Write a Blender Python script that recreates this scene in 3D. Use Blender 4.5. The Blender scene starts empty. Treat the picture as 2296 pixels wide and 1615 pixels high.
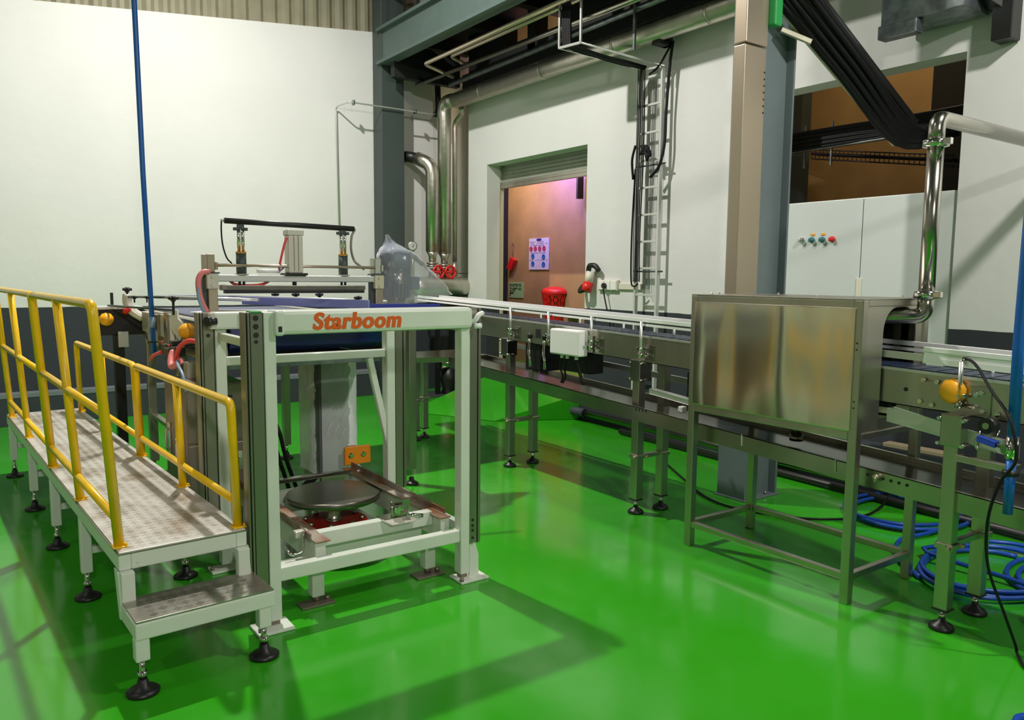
import bpy, bmesh, math, random
from mathutils import Vector, Matrix
random.seed(4)
S = bpy.context.scene
C = S.collection
R = math.radians

# ------------------------------------------------------------ camera, world, lamps, exposure
cam = bpy.data.objects.new('camera', bpy.data.cameras.new('camera')); C.objects.link(cam)
cam.data.sensor_width = 36.0
cam.data.lens = 1741.0 / 2296.0 * 36.0
cam.data.clip_start = 0.05; cam.data.clip_end = 100
YAW, PITCH, ROLL = 35.36, 6.06, 0.51
fw = Vector((math.sin(R(YAW)) * math.cos(R(PITCH)), math.cos(R(YAW)) * math.cos(R(PITCH)), -math.sin(R(PITCH))))
rt = fw.cross(Vector((0, 0, 1))).normalized()
up = rt.cross(fw)
c_, s_ = math.cos(R(ROLL)), math.sin(R(ROLL))
rt2, up2 = rt * c_ + up * s_, up * c_ - rt * s_
m = Matrix.Identity(4)
m.col[0][:3] = rt2; m.col[1][:3] = up2; m.col[2][:3] = -fw; m.col[3][:3] = (0, 0, 1.55)
cam.matrix_world = m
S.camera = cam

w = bpy.data.worlds.new('world'); S.world = w; w.use_nodes = True
w.node_tree.nodes['Background'].inputs[0].default_value = (0.9, 0.95, 1.0, 1)
w.node_tree.nodes['Background'].inputs[1].default_value = 0.025

def lamp(name, loc, power, size=0.25, col=(1.0, 0.965, 0.9), aim=(0, 0, -1), shape='DISK', spread=180):
    d = bpy.data.lights.new(name, 'AREA'); d.shape = shape; d.size = size; d.energy = power; d.color = col
    d.spread = R(spread)
    o = bpy.data.objects.new(name, d); C.objects.link(o); o.location = loc
    o.rotation_euler = Vector(aim).to_track_quat('-Z', 'Y').to_euler()
    return o
lamp('high_bay_light', (1.8, 6.4, 5.9), 700, .16)
lamp('high_bay_light', (-1.0, -6.0, 4.8), 430, .40, aim=(2.4, 9.2, -3.6))
lamp('high_bay_light', (-3.4, 3.0, 6.2), 90, .35)
lamp('mezzanine_light', (3.7, 0.0, 4.6), 260, .26, aim=(.45, .5, -1))
lamp('room_fill_light', (6.05, 7.9, 4.3), 50, .25, (1.0, .78, .46))  # warm fill lamps added to brighten the ochre room beyond
lamp('room_fill_light', (6.3, 3.6, 4.6), 26, .25, (1.0, .78, .46))
lamp('room_fill_light', (6.05, 9.4, 3.4), 40, .25, (1.0, .80, .52), aim=(.6, -.2, -.6))
lamp('insect_lamp_light', (6.40, 8.45, 3.35), 95, .2, (.17, .11, 1.0), aim=(.9, .0, -.45))
S.view_settings.view_transform = 'Standard'
S.view_settings.look = 'None'
S.view_settings.gamma = 1.0
S.view_settings.use_curve_mapping = False
S.view_settings.exposure = -0.95

# ------------------------------------------------------------ materials
def mat(name, col, rough=.5, metal=0.0, var=0.0, scale=6.0, bump=0.0, bscale=40.0, stretch=None, col2=None, coat=0.0, bdetail=4,
        emit=None, alpha=1.0, trans=0.0, spec=.5, thr=(.35, .65)):
    M = bpy.data.materials.new(name); M.use_nodes = True
    nt = M.node_tree; b = nt.nodes['Principled BSDF']
    b.inputs['Base Color'].default_value = (*col, 1); b.inputs['Roughness'].default_value = rough
    b.inputs['Metallic'].default_value = metal; b.inputs['Coat Weight'].default_value = coat
    b.inputs['Specular IOR Level'].default_value = spec
    b.inputs['Alpha'].default_value = alpha; b.inputs['Transmission Weight'].default_value = trans
    if emit: b.inputs['Emission Color'].default_value = (*emit[0], 1); b.inputs['Emission Strength'].default_value = emit[1]
    tc = nt.nodes.new('ShaderNodeTexCoord'); mp = nt.nodes.new('ShaderNodeMapping')
    nt.links.new(tc.outputs['Object'], mp.inputs[0])
    if stretch: mp.inputs['Scale'].default_value = stretch
    if var or col2:
        n = nt.nodes.new('ShaderNodeTexNoise'); n.inputs['Scale'].default_value = scale; n.inputs['Detail'].default_value = 6
        nt.links.new(mp.outputs[0], n.inputs['Vector'])
        r = nt.nodes.new('ShaderNodeValToRGB'); r.color_ramp.elements[0].position, r.color_ramp.elements[1].position = thr
        c2 = col2 if col2 else tuple(max(0, c * (1 - var)) for c in col)
        r.color_ramp.elements[0].color = (*c2, 1); r.color_ramp.elements[1].color = (*col, 1)
        nt.links.new(n.outputs['Fac'], r.inputs[0]); nt.links.new(r.outputs[0], b.inputs['Base Color'])
    if bump:
        n2 = nt.nodes.new('ShaderNodeTexNoise'); n2.inputs['Scale'].default_value = bscale; n2.inputs['Detail'].default_value = bdetail
        nt.links.new(mp.outputs[0], n2.inputs['Vector'])
        bp = nt.nodes.new('ShaderNodeBump'); bp.inputs['Strength'].default_value = bump; bp.inputs['Distance'].default_value = .02
        nt.links.new(n2.outputs['Fac'], bp.inputs['Height']); nt.links.new(bp.outputs[0], b.inputs['Normal'])
    return M

def wall_mat(name, white, dado, h):
    """painted wall: white above, slate dado below height h (a real paint line)"""
    M = mat(name, white, .85, var=.05, scale=1.3, bump=.15, bscale=9)
    nt = M.node_tree; b = nt.nodes['Principled BSDF']
    src = b.inputs['Base Color'].links[0].from_socket
    geo = nt.nodes.new('ShaderNodeNewGeometry'); sep = nt.nodes.new('ShaderNodeSeparateXYZ')
    nt.links.new(geo.outputs['Position'], sep.inputs[0])
    nz = nt.nodes.new('ShaderNodeTexNoise'); nz.inputs['Scale'].default_value = 3
    nt.links.new(geo.outputs['Position'], nz.inputs['Vector'])
    ad = nt.nodes.new('ShaderNodeMath'); ad.operation = 'MULTIPLY_ADD'; ad.inputs[1].default_value = .02
    nt.links.new(nz.outputs['Fac'], ad.inputs[0]); nt.links.new(sep.outputs['Z'], ad.inputs[2])
    lt = nt.nodes.new('ShaderNodeMath'); lt.operation = 'LESS_THAN'; lt.inputs[1].default_value = h + .01
    nt.links.new(ad.outputs[0], lt.inputs[0])
    mx = nt.nodes.new('ShaderNodeMix'); mx.data_type = 'RGBA'
    nt.links.new(lt.outputs[0], mx.inputs['Factor']); nt.links.new(src, mx.inputs['A'])
    mx.inputs['B'].default_value = (*dado, 1)
    nt.links.new(mx.outputs['Result'], b.inputs['Base Color'])
    return M

M = {}
M['wall'] = wall_mat('painted_wall', (.72, .72, .70), (.030, .036, .044), 1.23)
M['wallb'] = wall_mat('painted_wall_back', (.70, .70, .68), (.030, .036, .044), 1.20)
M['plainwall'] = mat('hall_plaster', (.46, .445, .40), .9, var=.1)
M['ceil'] = mat('hall_ceiling', (.14, .145, .14), .9)
M['stripe'] = mat('pale_ledge_paint', (.16, .18, .20), .7)
M['ledge'] = mat('slate_ledge_paint', (.030, .036, .044), .7)
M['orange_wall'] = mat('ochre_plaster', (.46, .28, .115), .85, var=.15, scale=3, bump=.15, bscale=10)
M['unlit_wall'] = mat('unlit_plaster', (.015, .014, .012), .9)  # near-black colour stands in for the darkness of the room beyond
M['cladding'] = mat('yellowed_cladding', (.25, .235, .155), .6, var=.15, scale=4)
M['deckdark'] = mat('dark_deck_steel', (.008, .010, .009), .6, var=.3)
M['colgrey'] = mat('blue_grey_paint', (.155, .195, .205), .38, var=.1, scale=3)
M['coldark'] = mat('dark_grey_green_paint', (.050, .068, .064), .5, var=.12, scale=3)
M['beamgreen'] = mat('green_grey_paint', (.085, .125, .115), .5, var=.1)
M['steel'] = mat('brushed_stainless', (.55, .515, .44), .34, 1.0, var=.12, scale=9, stretch=(1, 1, .06), bump=.02, bscale=60)
M['steelh'] = mat('brushed_stainless_panel', (.74, .70, .59), .13, 1.0, var=.05, scale=5, stretch=(1, 1, .3), bump=1.0, bscale=3.0, bdetail=.8)
def aniso(Ms, amount=.8, rot=.25):
    nt = Ms.node_tree; b = nt.nodes['Principled BSDF']; tg = nt.nodes.new('ShaderNodeTangent')
    tg.direction_type = 'RADIAL'; tg.axis = 'Z'; nt.links.new(tg.outputs[0], b.inputs['Tangent'])
    b.inputs['Anisotropic'].default_value = amount; b.inputs['Anisotropic Rotation'].default_value = rot
aniso(M['steelh'])
M['steels'] = mat('satin_stainless_sheet', (.58, .545, .465), .36, 1.0, var=.06, scale=4)
M['steelm'] = mat('polished_stainless', (.45, .43, .375), .20, 1.0)
M['chan'] = mat('satin_channel_steel', (.36, .335, .285), .40, .9, var=.12, scale=9, stretch=(1, 1, .06))
M['tray'] = mat('tray_stainless', (.50, .47, .41), .26, 1.0, var=.15, scale=6)
M['chrome'] = mat('bright_steel', (.72, .70, .66), .12, 1.0)
M['foil'] = mat('aluminium_jacket', (.62, .59, .51), .38, 1.0, var=.12, scale=8, bump=.25, bscale=9)
M['alu'] = mat('satin_aluminium', (.70, .70, .68), .38, .75)
M['galv'] = mat('galvanised_sheet', (.33, .37, .39), .35, .9, var=.4, scale=14)
M['white_plastic'] = mat('white_rail_plastic', (.90, .90, .89), .4)
M['white'] = mat('white_plate', (.86, .86, .84), .45)
M['ivory'] = mat('ivory_plastic', (.72, .69, .57), .5)
M['mint'] = mat('pale_green_paint', (.70, .745, .655), .38, var=.07, scale=5, coat=.15)
M['mintold'] = mat('worn_pale_green_paint', (.70, .74, .65), .42, col2=(.40, .31, .22), scale=11, thr=(.26, .33))
M['yellow'] = mat('yellow_rail_paint', (.95, .58, .006), .33, var=.12, scale=8, coat=.2)
M['yellowcap'] = mat('yellow_plastic_cap', (.92, .42, .010), .45)
M['orangecap'] = mat('orange_plastic', (.90, .30, .012), .45)
M['orangetxt'] = mat('orange_lettering', (.74, .115, .008), .5)
M['black'] = mat('black_rubber', (.010, .010, .010), .42)
M['blackp'] = mat('black_plastic', (.012, .012, .013), .35)
M['cable'] = mat('black_cable_sheath', (.006, .006, .007), .55, spec=.25)
M['navyhose'] = mat('blue_hose_rubber', (.008, .065, .38), .35)
M['bluepipe'] = mat('blue_plastic_tube', (.006, .115, .46), .35)
M['belt'] = mat('blue_belt_plastic', (.006, .010, .10), .3)
M['beltd'] = mat('dark_blue_chain_plastic', (.016, .030, .065), .35)
M['lav'] = mat('lavender_guide_plastic', (.28, .31, .66), .4)
M['lavp'] = mat('pale_grey_blue_plastic', (.42, .45, .54), .45)
M['navy'] = mat('royal_blue_strip', (.02, .035, .33), .4)
M['motor'] = mat('slate_blue_motor_paint', (.075, .12, .20), .45)
M['red'] = mat('red_enamel', (.55, .018, .012), .4)
M['redp'] = mat('red_plastic', (.72, .018, .016), .4)
M['redhose'] = mat('red_air_hose', (.75, .06, .07), .4)
M['pinkhose'] = mat('pink_bundled_hose', (.75, .22, .22), .45)
M['bluehosel'] = mat('pale_blue_air_hose', (.22, .34, .48), .4)
M['rust'] = mat('scraped_rusty_steel', (.46, .42, .36), .45, .5, col2=(.26, .11, .05), scale=16, stretch=(1, .3, 1))
M['disc'] = mat('machined_steel_disc', (.30, .28, .245), .30, 1.0, var=.15, scale=5)
M['copper'] = mat('warm_steel_post', (.52, .43, .33), .35, .8)
M['cabinet'] = mat('light_grey_cabinet', (.62, .66, .64), .45)
M['boxlit'] = mat('lit_grey_enamel', (.46, .47, .45), .38, var=.15, scale=5)  # wrapped box door, lightened to imitate its lit front
M['tray_shade'] = mat('shaded_wet_tray_floor', (.05, .048, .043), .16, .6)  # wet tray floor, darkened to imitate the conveyor's shade over it
M['wood'] = mat('pale_wood', (.50, .40, .26), .6, var=.2, scale=4, stretch=(6, 1, 6))
M['pinklamp'] = mat('insect_lamp_tube', (.9, .4, .6), .4, emit=((1.0, .25, .5), 6.0))
M['boxshade'] = mat('shaded_grey_sheet', (.10, .10, .095), .45, .3)  # wrapped box casing, darkened to imitate its shaded side
M['teal'] = mat('teal_button', (.03, .16, .17), .35)
M['ladder'] = mat('pale_grey_paint', (.56, .57, .53), .5)
M['slate'] = mat('slate_foam_sleeve', (.045, .055, .075), .7)
M['brown'] = mat('taupe_sheet_metal', (.30, .25, .21), .38, .7)
M['shutter'] = mat('grey_green_shutter', (.36, .375, .32), .5, .3, var=.1)
M['cream'] = mat('cream_channel', (.58, .54, .40), .5)
M['green'] = mat('green_tape', (.02, .30, .07), .5)
M['notice'] = mat('pale_green_paper', (.36, .58, .26), .7)
M['poster'] = mat('white_laminated_paper', (.72, .66, .86), .45)
M['ink_red'] = mat('crimson_print', (.50, .05, .14), .6)
M['ink_blue'] = mat('blue_print', (.03, .16, .48), .6)
M['ink_navy'] = mat('navy_print', (.03, .03, .16), .6)
M['ink_black'] = mat('black_print', (.012, .012, .012), .6)
M['amber'] = mat('amber_reflector_plastic', (.78, .25, .012), .4)
M['ring'] = mat('brass_orange_ring', (.50, .27, .05), .4, .4)
M['cyl'] = mat('pale_cylinder_body', (.66, .63, .55), .35, .35)
M['blue_lever'] = mat('blue_lever_sleeve', (.015, .06, .46), .4)
M['gauge_face'] = mat('gauge_dial', (.42, .42, .40), .3)
M['grate'] = mat('grey_drain_sheet', (.20, .21, .21), .4, .8)

# floor: glossy green epoxy with dusty scuffs
def floor_mat():
    Mf = mat('green_epoxy_floor', (.036, .385, .010), .13, var=.12, scale=1.1, coat=.35, thr=(.3, .7))
    nt = Mf.node_tree; b = nt.nodes['Principled BSDF']
    b.inputs['Coat Roughness'].default_value = .10
    tc = [n for n in nt.nodes if n.type == 'TEX_COORD'][0]
    n = nt.nodes.new('ShaderNodeTexNoise'); n.inputs['Scale'].default_value = 7; n.inputs['Detail'].default_value = 7
    nt.links.new(tc.outputs['Object'], n.inputs['Vector'])
    mr = nt.nodes.new('ShaderNodeMapRange'); mr.inputs[1].default_value = .3; mr.inputs[2].default_value = .75
    mr.inputs[3].default_value = .13; mr.inputs[4].default_value = .25
    nt.links.new(n.outputs['Fac'], mr.inputs[0]); nt.links.new(mr.outputs[0], b.inputs['Roughness'])
    n2 = nt.nodes.new('ShaderNodeTexNoise'); n2.inputs['Scale'].default_value = 2.2; n2.inputs['Detail'].default_value = 3
    nt.links.new(tc.outputs['Object'], n2.inputs['Vector'])
    bp = nt.nodes.new('ShaderNodeBump'); bp.inputs['Strength'].default_value = .05; bp.inputs['Distance'].default_value = .05
    nt.links.new(n2.outputs['Fac'], bp.inputs['Height']); nt.links.new(bp.outputs[0], b.inputs['Normal'])
    nt.links.new(bp.outputs[0], b.inputs['Coat Normal'])
    # worn pale scuffs
    src = b.inputs['Base Color'].links[0].from_socket
    n3 = nt.nodes.new('ShaderNodeTexNoise'); n3.inputs['Scale'].default_value = 2.6; n3.inputs['Detail'].default_value = 10
    nt.links.new(tc.outputs['Object'], n3.inputs['Vector'])
    rr = nt.nodes.new('ShaderNodeMapRange'); rr.inputs[1].default_value = .70; rr.inputs[2].default_value = .84; rr.inputs[4].default_value = .45
    nt.links.new(n3.outputs['Fac'], rr.inputs[0])
    mx = nt.nodes.new('ShaderNodeMix'); mx.data_type = 'RGBA'; mx.inputs['B'].default_value = (.22, .42, .16, 1)
    nt.links.new(rr.outputs[0], mx.inputs['Factor']); nt.links.new(src, mx.inputs['A'])
    nt.links.new(mx.outputs['Result'], b.inputs['Base Color'])
    return Mf
M['floor'] = floor_mat()

# platform deck: worn tear-plate
def deck_mat():
    Md = mat('worn_tread_plate', (.66, .64, .59), .36, .35, col2=(.42, .36, .29), scale=5, bump=.0, thr=(.32, .52))
    nt = Md.node_tree; b = nt.nodes['Principled BSDF']
    tc = [n for n in nt.nodes if n.type == 'TEX_COORD'][0]
    def lines(ang):
        mp = nt.nodes.new('ShaderNodeMapping'); mp.inputs['Rotation'].default_value = (0, 0, R(ang)); mp.inputs['Scale'].default_value = (9, 34, 1)
        nt.links.new(tc.outputs['Object'], mp.inputs[0])
        v = nt.nodes.new('ShaderNodeTexVoronoi'); v.inputs['Scale'].default_value = 1.6; v.inputs['Randomness'].default_value = .15
        nt.links.new(mp.outputs[0], v.inputs['Vector'])
        g = nt.nodes.new('ShaderNodeMath'); g.operation = 'LESS_THAN'; g.inputs[1].default_value = .36
        nt.links.new(v.outputs['Distance'], g.inputs[0]); return g
    a, c = lines(45), lines(-45)
    ad = nt.nodes.new('ShaderNodeMath'); ad.operation = 'ADD'
    nt.links.new(a.outputs[0], ad.inputs[0]); nt.links.new(c.outputs[0], ad.inputs[1])
    n = nt.nodes.new('ShaderNodeTexNoise'); n.inputs['Scale'].default_value = 18
    nt.links.new(tc.outputs['Object'], n.inputs['Vector'])
    mu = nt.nodes.new('ShaderNodeMath'); mu.operation = 'MULTIPLY'
    nt.links.new(ad.outputs[0], mu.inputs[0]); nt.links.new(n.outputs['Fac'], mu.inputs[1])
    bp = nt.nodes.new('ShaderNodeBump'); bp.inputs['Strength'].default_value = .35; bp.inputs['Distance'].default_value = .006
    nt.links.new(mu.outputs[0], bp.inputs['Height']); nt.links.new(bp.outputs[0], b.inputs['Normal'])
    return Md
M['deck'] = deck_mat()

M['stepmetal'] = mat('scuffed_tread_step', (.52, .50, .45), .30, .75, col2=(.34, .31, .26), scale=9)
def film_mat():
    Mf = bpy.data.materials.new('clear_plastic_film'); Mf.use_nodes = True
    nt = Mf.node_tree; nt.nodes.clear()
    out = nt.nodes.new('ShaderNodeOutputMaterial'); mix = nt.nodes.new('ShaderNodeMixShader')
    tr = nt.nodes.new('ShaderNodeBsdfTransparent'); tr.inputs[0].default_value = (.97, .98, 1, 1)
    pr = nt.nodes.new('ShaderNodeBsdfPrincipled'); pr.inputs['Base Color'].default_value = (.9, .92, .95, 1); pr.inputs['Roughness'].default_value = .15
    fr = nt.nodes.new('ShaderNodeFresnel'); fr.inputs[0].default_value = 1.5
    tc = nt.nodes.new('ShaderNodeTexCoord'); n = nt.nodes.new('ShaderNodeTexNoise'); n.inputs['Scale'].default_value = 6; n.inputs['Detail'].default_value = 2; n.inputs['Distortion'].default_value = .8
    nt.links.new(tc.outputs['Object'], n.inputs['Vector'])
    bp = nt.nodes.new('ShaderNodeBump'); bp.inputs['Strength'].default_value = .45; bp.inputs['Distance'].default_value = .03
    nt.links.new(n.outputs['Fac'], bp.inputs['Height'])
    nt.links.new(bp.outputs[0], pr.inputs['Normal']); nt.links.new(bp.outputs[0], fr.inputs['Normal'])
    ma = nt.nodes.new('ShaderNodeMath'); ma.operation = 'MULTIPLY_ADD'; ma.inputs[1].default_value = 1.0; ma.inputs[2].default_value = .02; ma.use_clamp = True
    nt.links.new(fr.outputs[0], ma.inputs[0]); nt.links.new(ma.outputs[0], mix.inputs[0])
    nt.links.new(tr.outputs[0], mix.inputs[1]); nt.links.new(pr.outputs[0], mix.inputs[2]); nt.links.new(mix.outputs[0], out.inputs[0])
    return Mf
M['film'] = film_mat()
M['bagfilm'] = film_mat(); M['bagfilm'].name = 'milky_plastic_bag'
for n_ in M['bagfilm'].node_tree.nodes:
    if n_.type == 'MATH': n_.inputs[2].default_value = .20
    if n_.type == 'BUMP': n_.inputs['Strength'].default_value = .7

# ------------------------------------------------------------ mesh builder
def smoothpath(pts, n=6):
    P = [Vector(p) for p in pts]
    if len(P) < 3 or n <= 1: return P
    out = []
    for i in range(len(P) - 1):
        p0 = P[i - 1] if i else P[0] * 2 - P[1]; p1, p2 = P[i], P[i + 1]
        p3 = P[i + 2] if i + 2 < len(P) else P[-1] * 2 - P[-2]
        for k in range(n):
            t = k / n
            out.append(.5 * ((2 * p1) + (p2 - p0) * t + (2 * p0 - 5 * p1 + 4 * p2 - p3) * t * t + (3 * p1 - p0 - 3 * p2 + p3) * t ** 3))
    out.append(P[-1]); return out
def roundpath(pts, r, n=5):
    """polyline with filleted corners"""
    P = [Vector(p) for p in pts]; out = [P[0]]
    for i in range(1, len(P) - 1):
        a, b, c = P[i - 1], P[i], P[i + 1]
        d1 = (a - b); d2 = (c - b); rr = min(r, d1.length * .49, d2.length * .49)
        s, e = b + d1.normalized() * rr, b + d2.normalized() * rr
        for k in range(n + 1):
            t = k / n; out.append(s * (1 - t) ** 2 + b * 2 * t * (1 - t) + e * t * t)
    out.append(P[-1]); return out

class MB:
    def __init__(s): s.bm = bmesh.new()
    def box(s, x0, x1, y0, y1, z0, z1, bev=.004, rot=None, about=None):
        x0, x1 = min(x0, x1), max(x0, x1); y0, y1 = min(y0, y1), max(y0, y1); z0, z1 = min(z0, z1), max(z0, z1)
        r = bmesh.ops.create_cube(s.bm, size=1.0)
        vs = r['verts']
        for v in vs:
            v.co = Vector(((x0 + x1) / 2 + v.co.x * (x1 - x0), (y0 + y1) / 2 + v.co.y * (y1 - y0), (z0 + z1) / 2 + v.co.z * (z1 - z0)))
        if rot is not None:
            c = Vector(about) if about is not None else Vector(((x0 + x1) / 2, (y0 + y1) / 2, (z0 + z1) / 2))
            for v in vs: v.co = c + rot @ (v.co - c)
        if bev:
            bev = min(bev, .3 * min(x1 - x0, y1 - y0, z1 - z0))
            bmesh.ops.bevel(s.bm, geom=list({e for v in vs for e in v.link_edges}), offset=bev, segments=2, affect='EDGES', profile=.5)
        return s
    def bar(s, a, b, w, h=None, upv=(0, 0, 1), bev=.003):
        """rectangular bar from a to b"""
        h = h or w; a, b = Vector(a), Vector(b); d = b - a; L = d.length; z = d.normalized(); u = Vector(upv)
        if abs(z.dot(u)) > .98: u = Vector((0, 1, 0))
        x = u.cross(z).normalized(); y = z.cross(x)
        rot = Matrix((x, y, z)).transposed()
        c = (a + b) / 2
        return s.box(c.x - w / 2, c.x + w / 2, c.y - h / 2, c.y + h / 2, c.z - L / 2, c.z + L / 2, bev, rot, c)
    def tube(s, pts, r, seg=10, cap=True, radii=None):
        P = [Vector(p) for p in pts]; n = len(P); rings = []
        t0 = (P[1] - P[0]).normalized()
        ref = Vector((0, 0, 1)) if abs(t0.z) < .9 else Vector((1, 0, 0))
        u = t0.cross(ref).normalized()
        for i in range(n):
            t = (P[min(i + 1, n - 1)] - P[max(i - 1, 0)])
            t = t.normalized() if t.length > 1e-9 else t0
            u = (u - t * u.dot(t)).normalized(); v = t.cross(u)
            rr = radii[i] if radii else r
            rings.append([s.bm.verts.new(P[i] + (u * math.cos(2 * math.pi * k / seg) + v * math.sin(2 * math.pi * k / seg)) * rr) for k in range(seg)])
        for i in range(n - 1):
            for k in range(seg):
                f = s.bm.faces.new((rings[i][k], rings[i][(k + 1) % seg], rings[i + 1][(k + 1) % seg], rings[i + 1][k])); f.smooth = True
        if cap:
            s.bm.faces.new(rings[0][::-1]); s.bm.faces.new(rings[-1])
        return s
    def cyl(s, a, b, r, seg=20, r2=None):
        return s.tube([a, b], r, seg, radii=[r, r2 if r2 is not None else r])
    def lathe(s, prof, c, axis=(0, 0, 1), seg=24):
        """prof: list of (radius, height along the axis)"""
        z = Vector(axis).normalized(); ref = Vector((1, 0, 0)) if abs(z.x) < .9 else Vector((0, 1, 0))
        x = z.cross(ref).normalized(); y = z.cross(x); c = Vector(c); rings = []
        for (r, h) in prof:
            rings.append([s.bm.verts.new(c + z * h + (x * math.cos(2 * math.pi * k / seg) + y * math.sin(2 * math.pi * k / seg)) * max(r, 1e-4)) for k in range(seg)])
        for i in range(len(prof) - 1):
            for k in range(seg):
                f = s.bm.faces.new((rings[i][k], rings[i][(k + 1) % seg], rings[i + 1][(k + 1) % seg], rings[i + 1][k])); f.smooth = True
        s.bm.faces.new(rings[0][::-1]); s.bm.faces.new(rings[-1]); return s
    def prism(s, poly, ext):
        """poly: 3D points of a flat face, ext: extrusion vector"""
        e = Vector(ext); a = [s.bm.verts.new(Vector(p)) for p in poly]; b = [s.bm.verts.new(Vector(p) + e) for p in poly]; n = len(a)
        s.bm.faces.new(a[::-1]); s.bm.faces.new(b)
        for i in range(n): s.bm.faces.new((a[i], a[(i + 1) % n], b[(i + 1) % n], b[i]))
        return s
    def grid(s, rows, thick=0):
        V = [[s.bm.verts.new(Vector(p)) for p in r] for r in rows]
        for i in range(len(V) - 1):
            for j in range(len(V[0]) - 1):
                f = s.bm.faces.new((V[i][j], V[i][j + 1], V[i + 1][j + 1], V[i + 1][j])); f.smooth = True
        return s

ORG = {}
def tag(o, label=None, cat=None, group=None, kind=None):
    if label: o['label'] = label
    if cat: o['category'] = cat
    if group: o['group'] = group
    if kind: o['kind'] = kind
    return o
def link(name, mb, m, parent=None, org=None, smooth=True):
    bmesh.ops.recalc_face_normals(mb.bm, faces=mb.bm.faces[:])
    if parent is not None: org = ORG.get(parent.name, Vector((0, 0, 0)))
    elif org is None:
        xs = [v.co for v in mb.bm.verts]
        org = Vector(((min(v.x for v in xs) + max(v.x for v in xs)) / 2, (min(v.y for v in xs) + max(v.y for v in xs)) / 2, min(v.z for v in xs)))
    org = Vector(org)
    for v in mb.bm.verts: v.co -= org
    me = bpy.data.meshes.new(name); mb.bm.to_mesh(me); mb.bm.free()
    me.materials.append(M[m] if isinstance(m, str) else m)
    o = bpy.data.objects.new(name, me); C.objects.link(o)
    if parent is not None: o.parent = parent; ORG[o.name] = org
    else: o.location = org; ORG[o.name] = org
    return o
def thing(name, label, cat, org, group=None, local=False, rotz=0):
    """an Empty at the base of a thing; local=True: its parts are written in its own frame"""
    o = bpy.data.objects.new(name, None); C.objects.link(o); o.location = org; o.rotation_euler = (0, 0, R(rotz))
    o.empty_display_size = .1
    ORG[o.name] = Vector((0, 0, 0)) if local else Vector(org)
    return tag(o, label, cat, group)
def single(name, mb, m, label, cat, group=None): return tag(link(name, mb, m), label, cat, group)
def struct(name, mb, m, parent=None):
    o = link(name, mb, m, parent)
    if parent is None: o['kind'] = 'structure'
    return o
def dup(root, loc, label=None, rotz=None):
    r = root.copy(); C.objects.link(r); r.location = loc
    if rotz is not None: r.rotation_euler = (0, 0, rotz)
    if label: r['label'] = label
    for ch in list(root.children):
        c = ch.copy(); C.objects.link(c); c.parent = r
        for g in ch.children:
            d = g.copy(); C.objects.link(d); d.parent = c
    return r

# ============================================================ THE ROOM
struct('floor', MB().box(-5, 6.2, -9, 9.6, -.1, 0, 0), 'floor')
b = MB().box(5.71, 7.0, 2.0, 10.1, -.1, .28, 0); struct('floor', b, 'floor')
# right wall, 0.2 m thick, with the roller-door opening and the cabinet recess
b = MB()
X0, X1, ZT = 5.5, 5.7, 4.1
for (y0, y1, z0, z1) in ((8.33, 8.77, 0, ZT), (6.405, 8.33, 2.96, ZT), (6.405, 8.33, 0, .28), (4.16, 6.405, 0, ZT), (2.60, 4.16, 3.06, ZT), (2.60, 4.16, 0, .82), (-9, 2.60, 0, ZT)):
    b.box(X0, X1, y0, y1, z0, z1, 0)
struct('wall_right', b, 'wall')
# back wall (its white part stops on a sloping line under the cladding)
b = MB().prism([(-5, 9.4, 0), (4.6, 9.4, 0), (4.6, 9.4, 4.65), (-5, 9.4, 3.7)], (0, .2, 0))
b.box(4.6, 5.96, 9.4, 9.6, 0, 4.65, 0)
struct('wall_back', b, 'wallb')
def cladding():
    b = MB(); n = 64; x0, x1 = -5.0, 5.9
    rows = [[], []]
    for i in range(n * 4 + 1):
        x = x0 + (x1 - x0) * i / (n * 4); y = 9.44 + (0, .0, .035, .035)[i % 4]
        rows[0].append((x, y, 3.6)); rows[1].append((x, y, 8.0))
    b.grid(rows)
    for f in b.bm.faces: f.smooth = False
    return b
struct('wall_back_upper', cladding(), 'cladding')
b = MB().box(-5, 4.4, 9.27, 9.41, 0, .285, .004); struct('baseboard_back', b, 'ledge')
b = MB().box(-5, 4.4, 9.265, 9.41, .285, .335, .004); struct('trim_1', b, 'stripe')
struct('wall_alcove', MB().box(5.86, 5.96, 8.77, 9.4, 0, 4.2, 0), 'wallb')
struct('wall_left', MB().box(-5.2, -5, -9, 9.6, 0, 8, 0), 'plainwall')
struct('wall_front', MB().box(-5, 6.2, -9.2, -9, 0, 8, 0), 'plainwall')
struct('ceiling', MB().box(-5.2, 7.2, -9.2, 10.2, 8, 8.1, 0), 'ceil')
# the room beyond the right wall
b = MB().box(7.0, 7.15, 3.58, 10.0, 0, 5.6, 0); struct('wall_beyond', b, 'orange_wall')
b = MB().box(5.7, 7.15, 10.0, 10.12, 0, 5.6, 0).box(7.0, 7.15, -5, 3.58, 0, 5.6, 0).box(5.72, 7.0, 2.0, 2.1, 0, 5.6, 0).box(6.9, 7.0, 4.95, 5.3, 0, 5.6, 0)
struct('wall_beyond_side', b, 'unlit_wall')
struct('ceiling', MB().box(5.7, 7.15, 2.0, 10.1, 5.4, 5.5, 0), 'unlit_wall')
struct('trim_2', MB().box(6.35, 6.5, 4.42, 4.72, .28, 5.3, .004), 'coldark')
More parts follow.
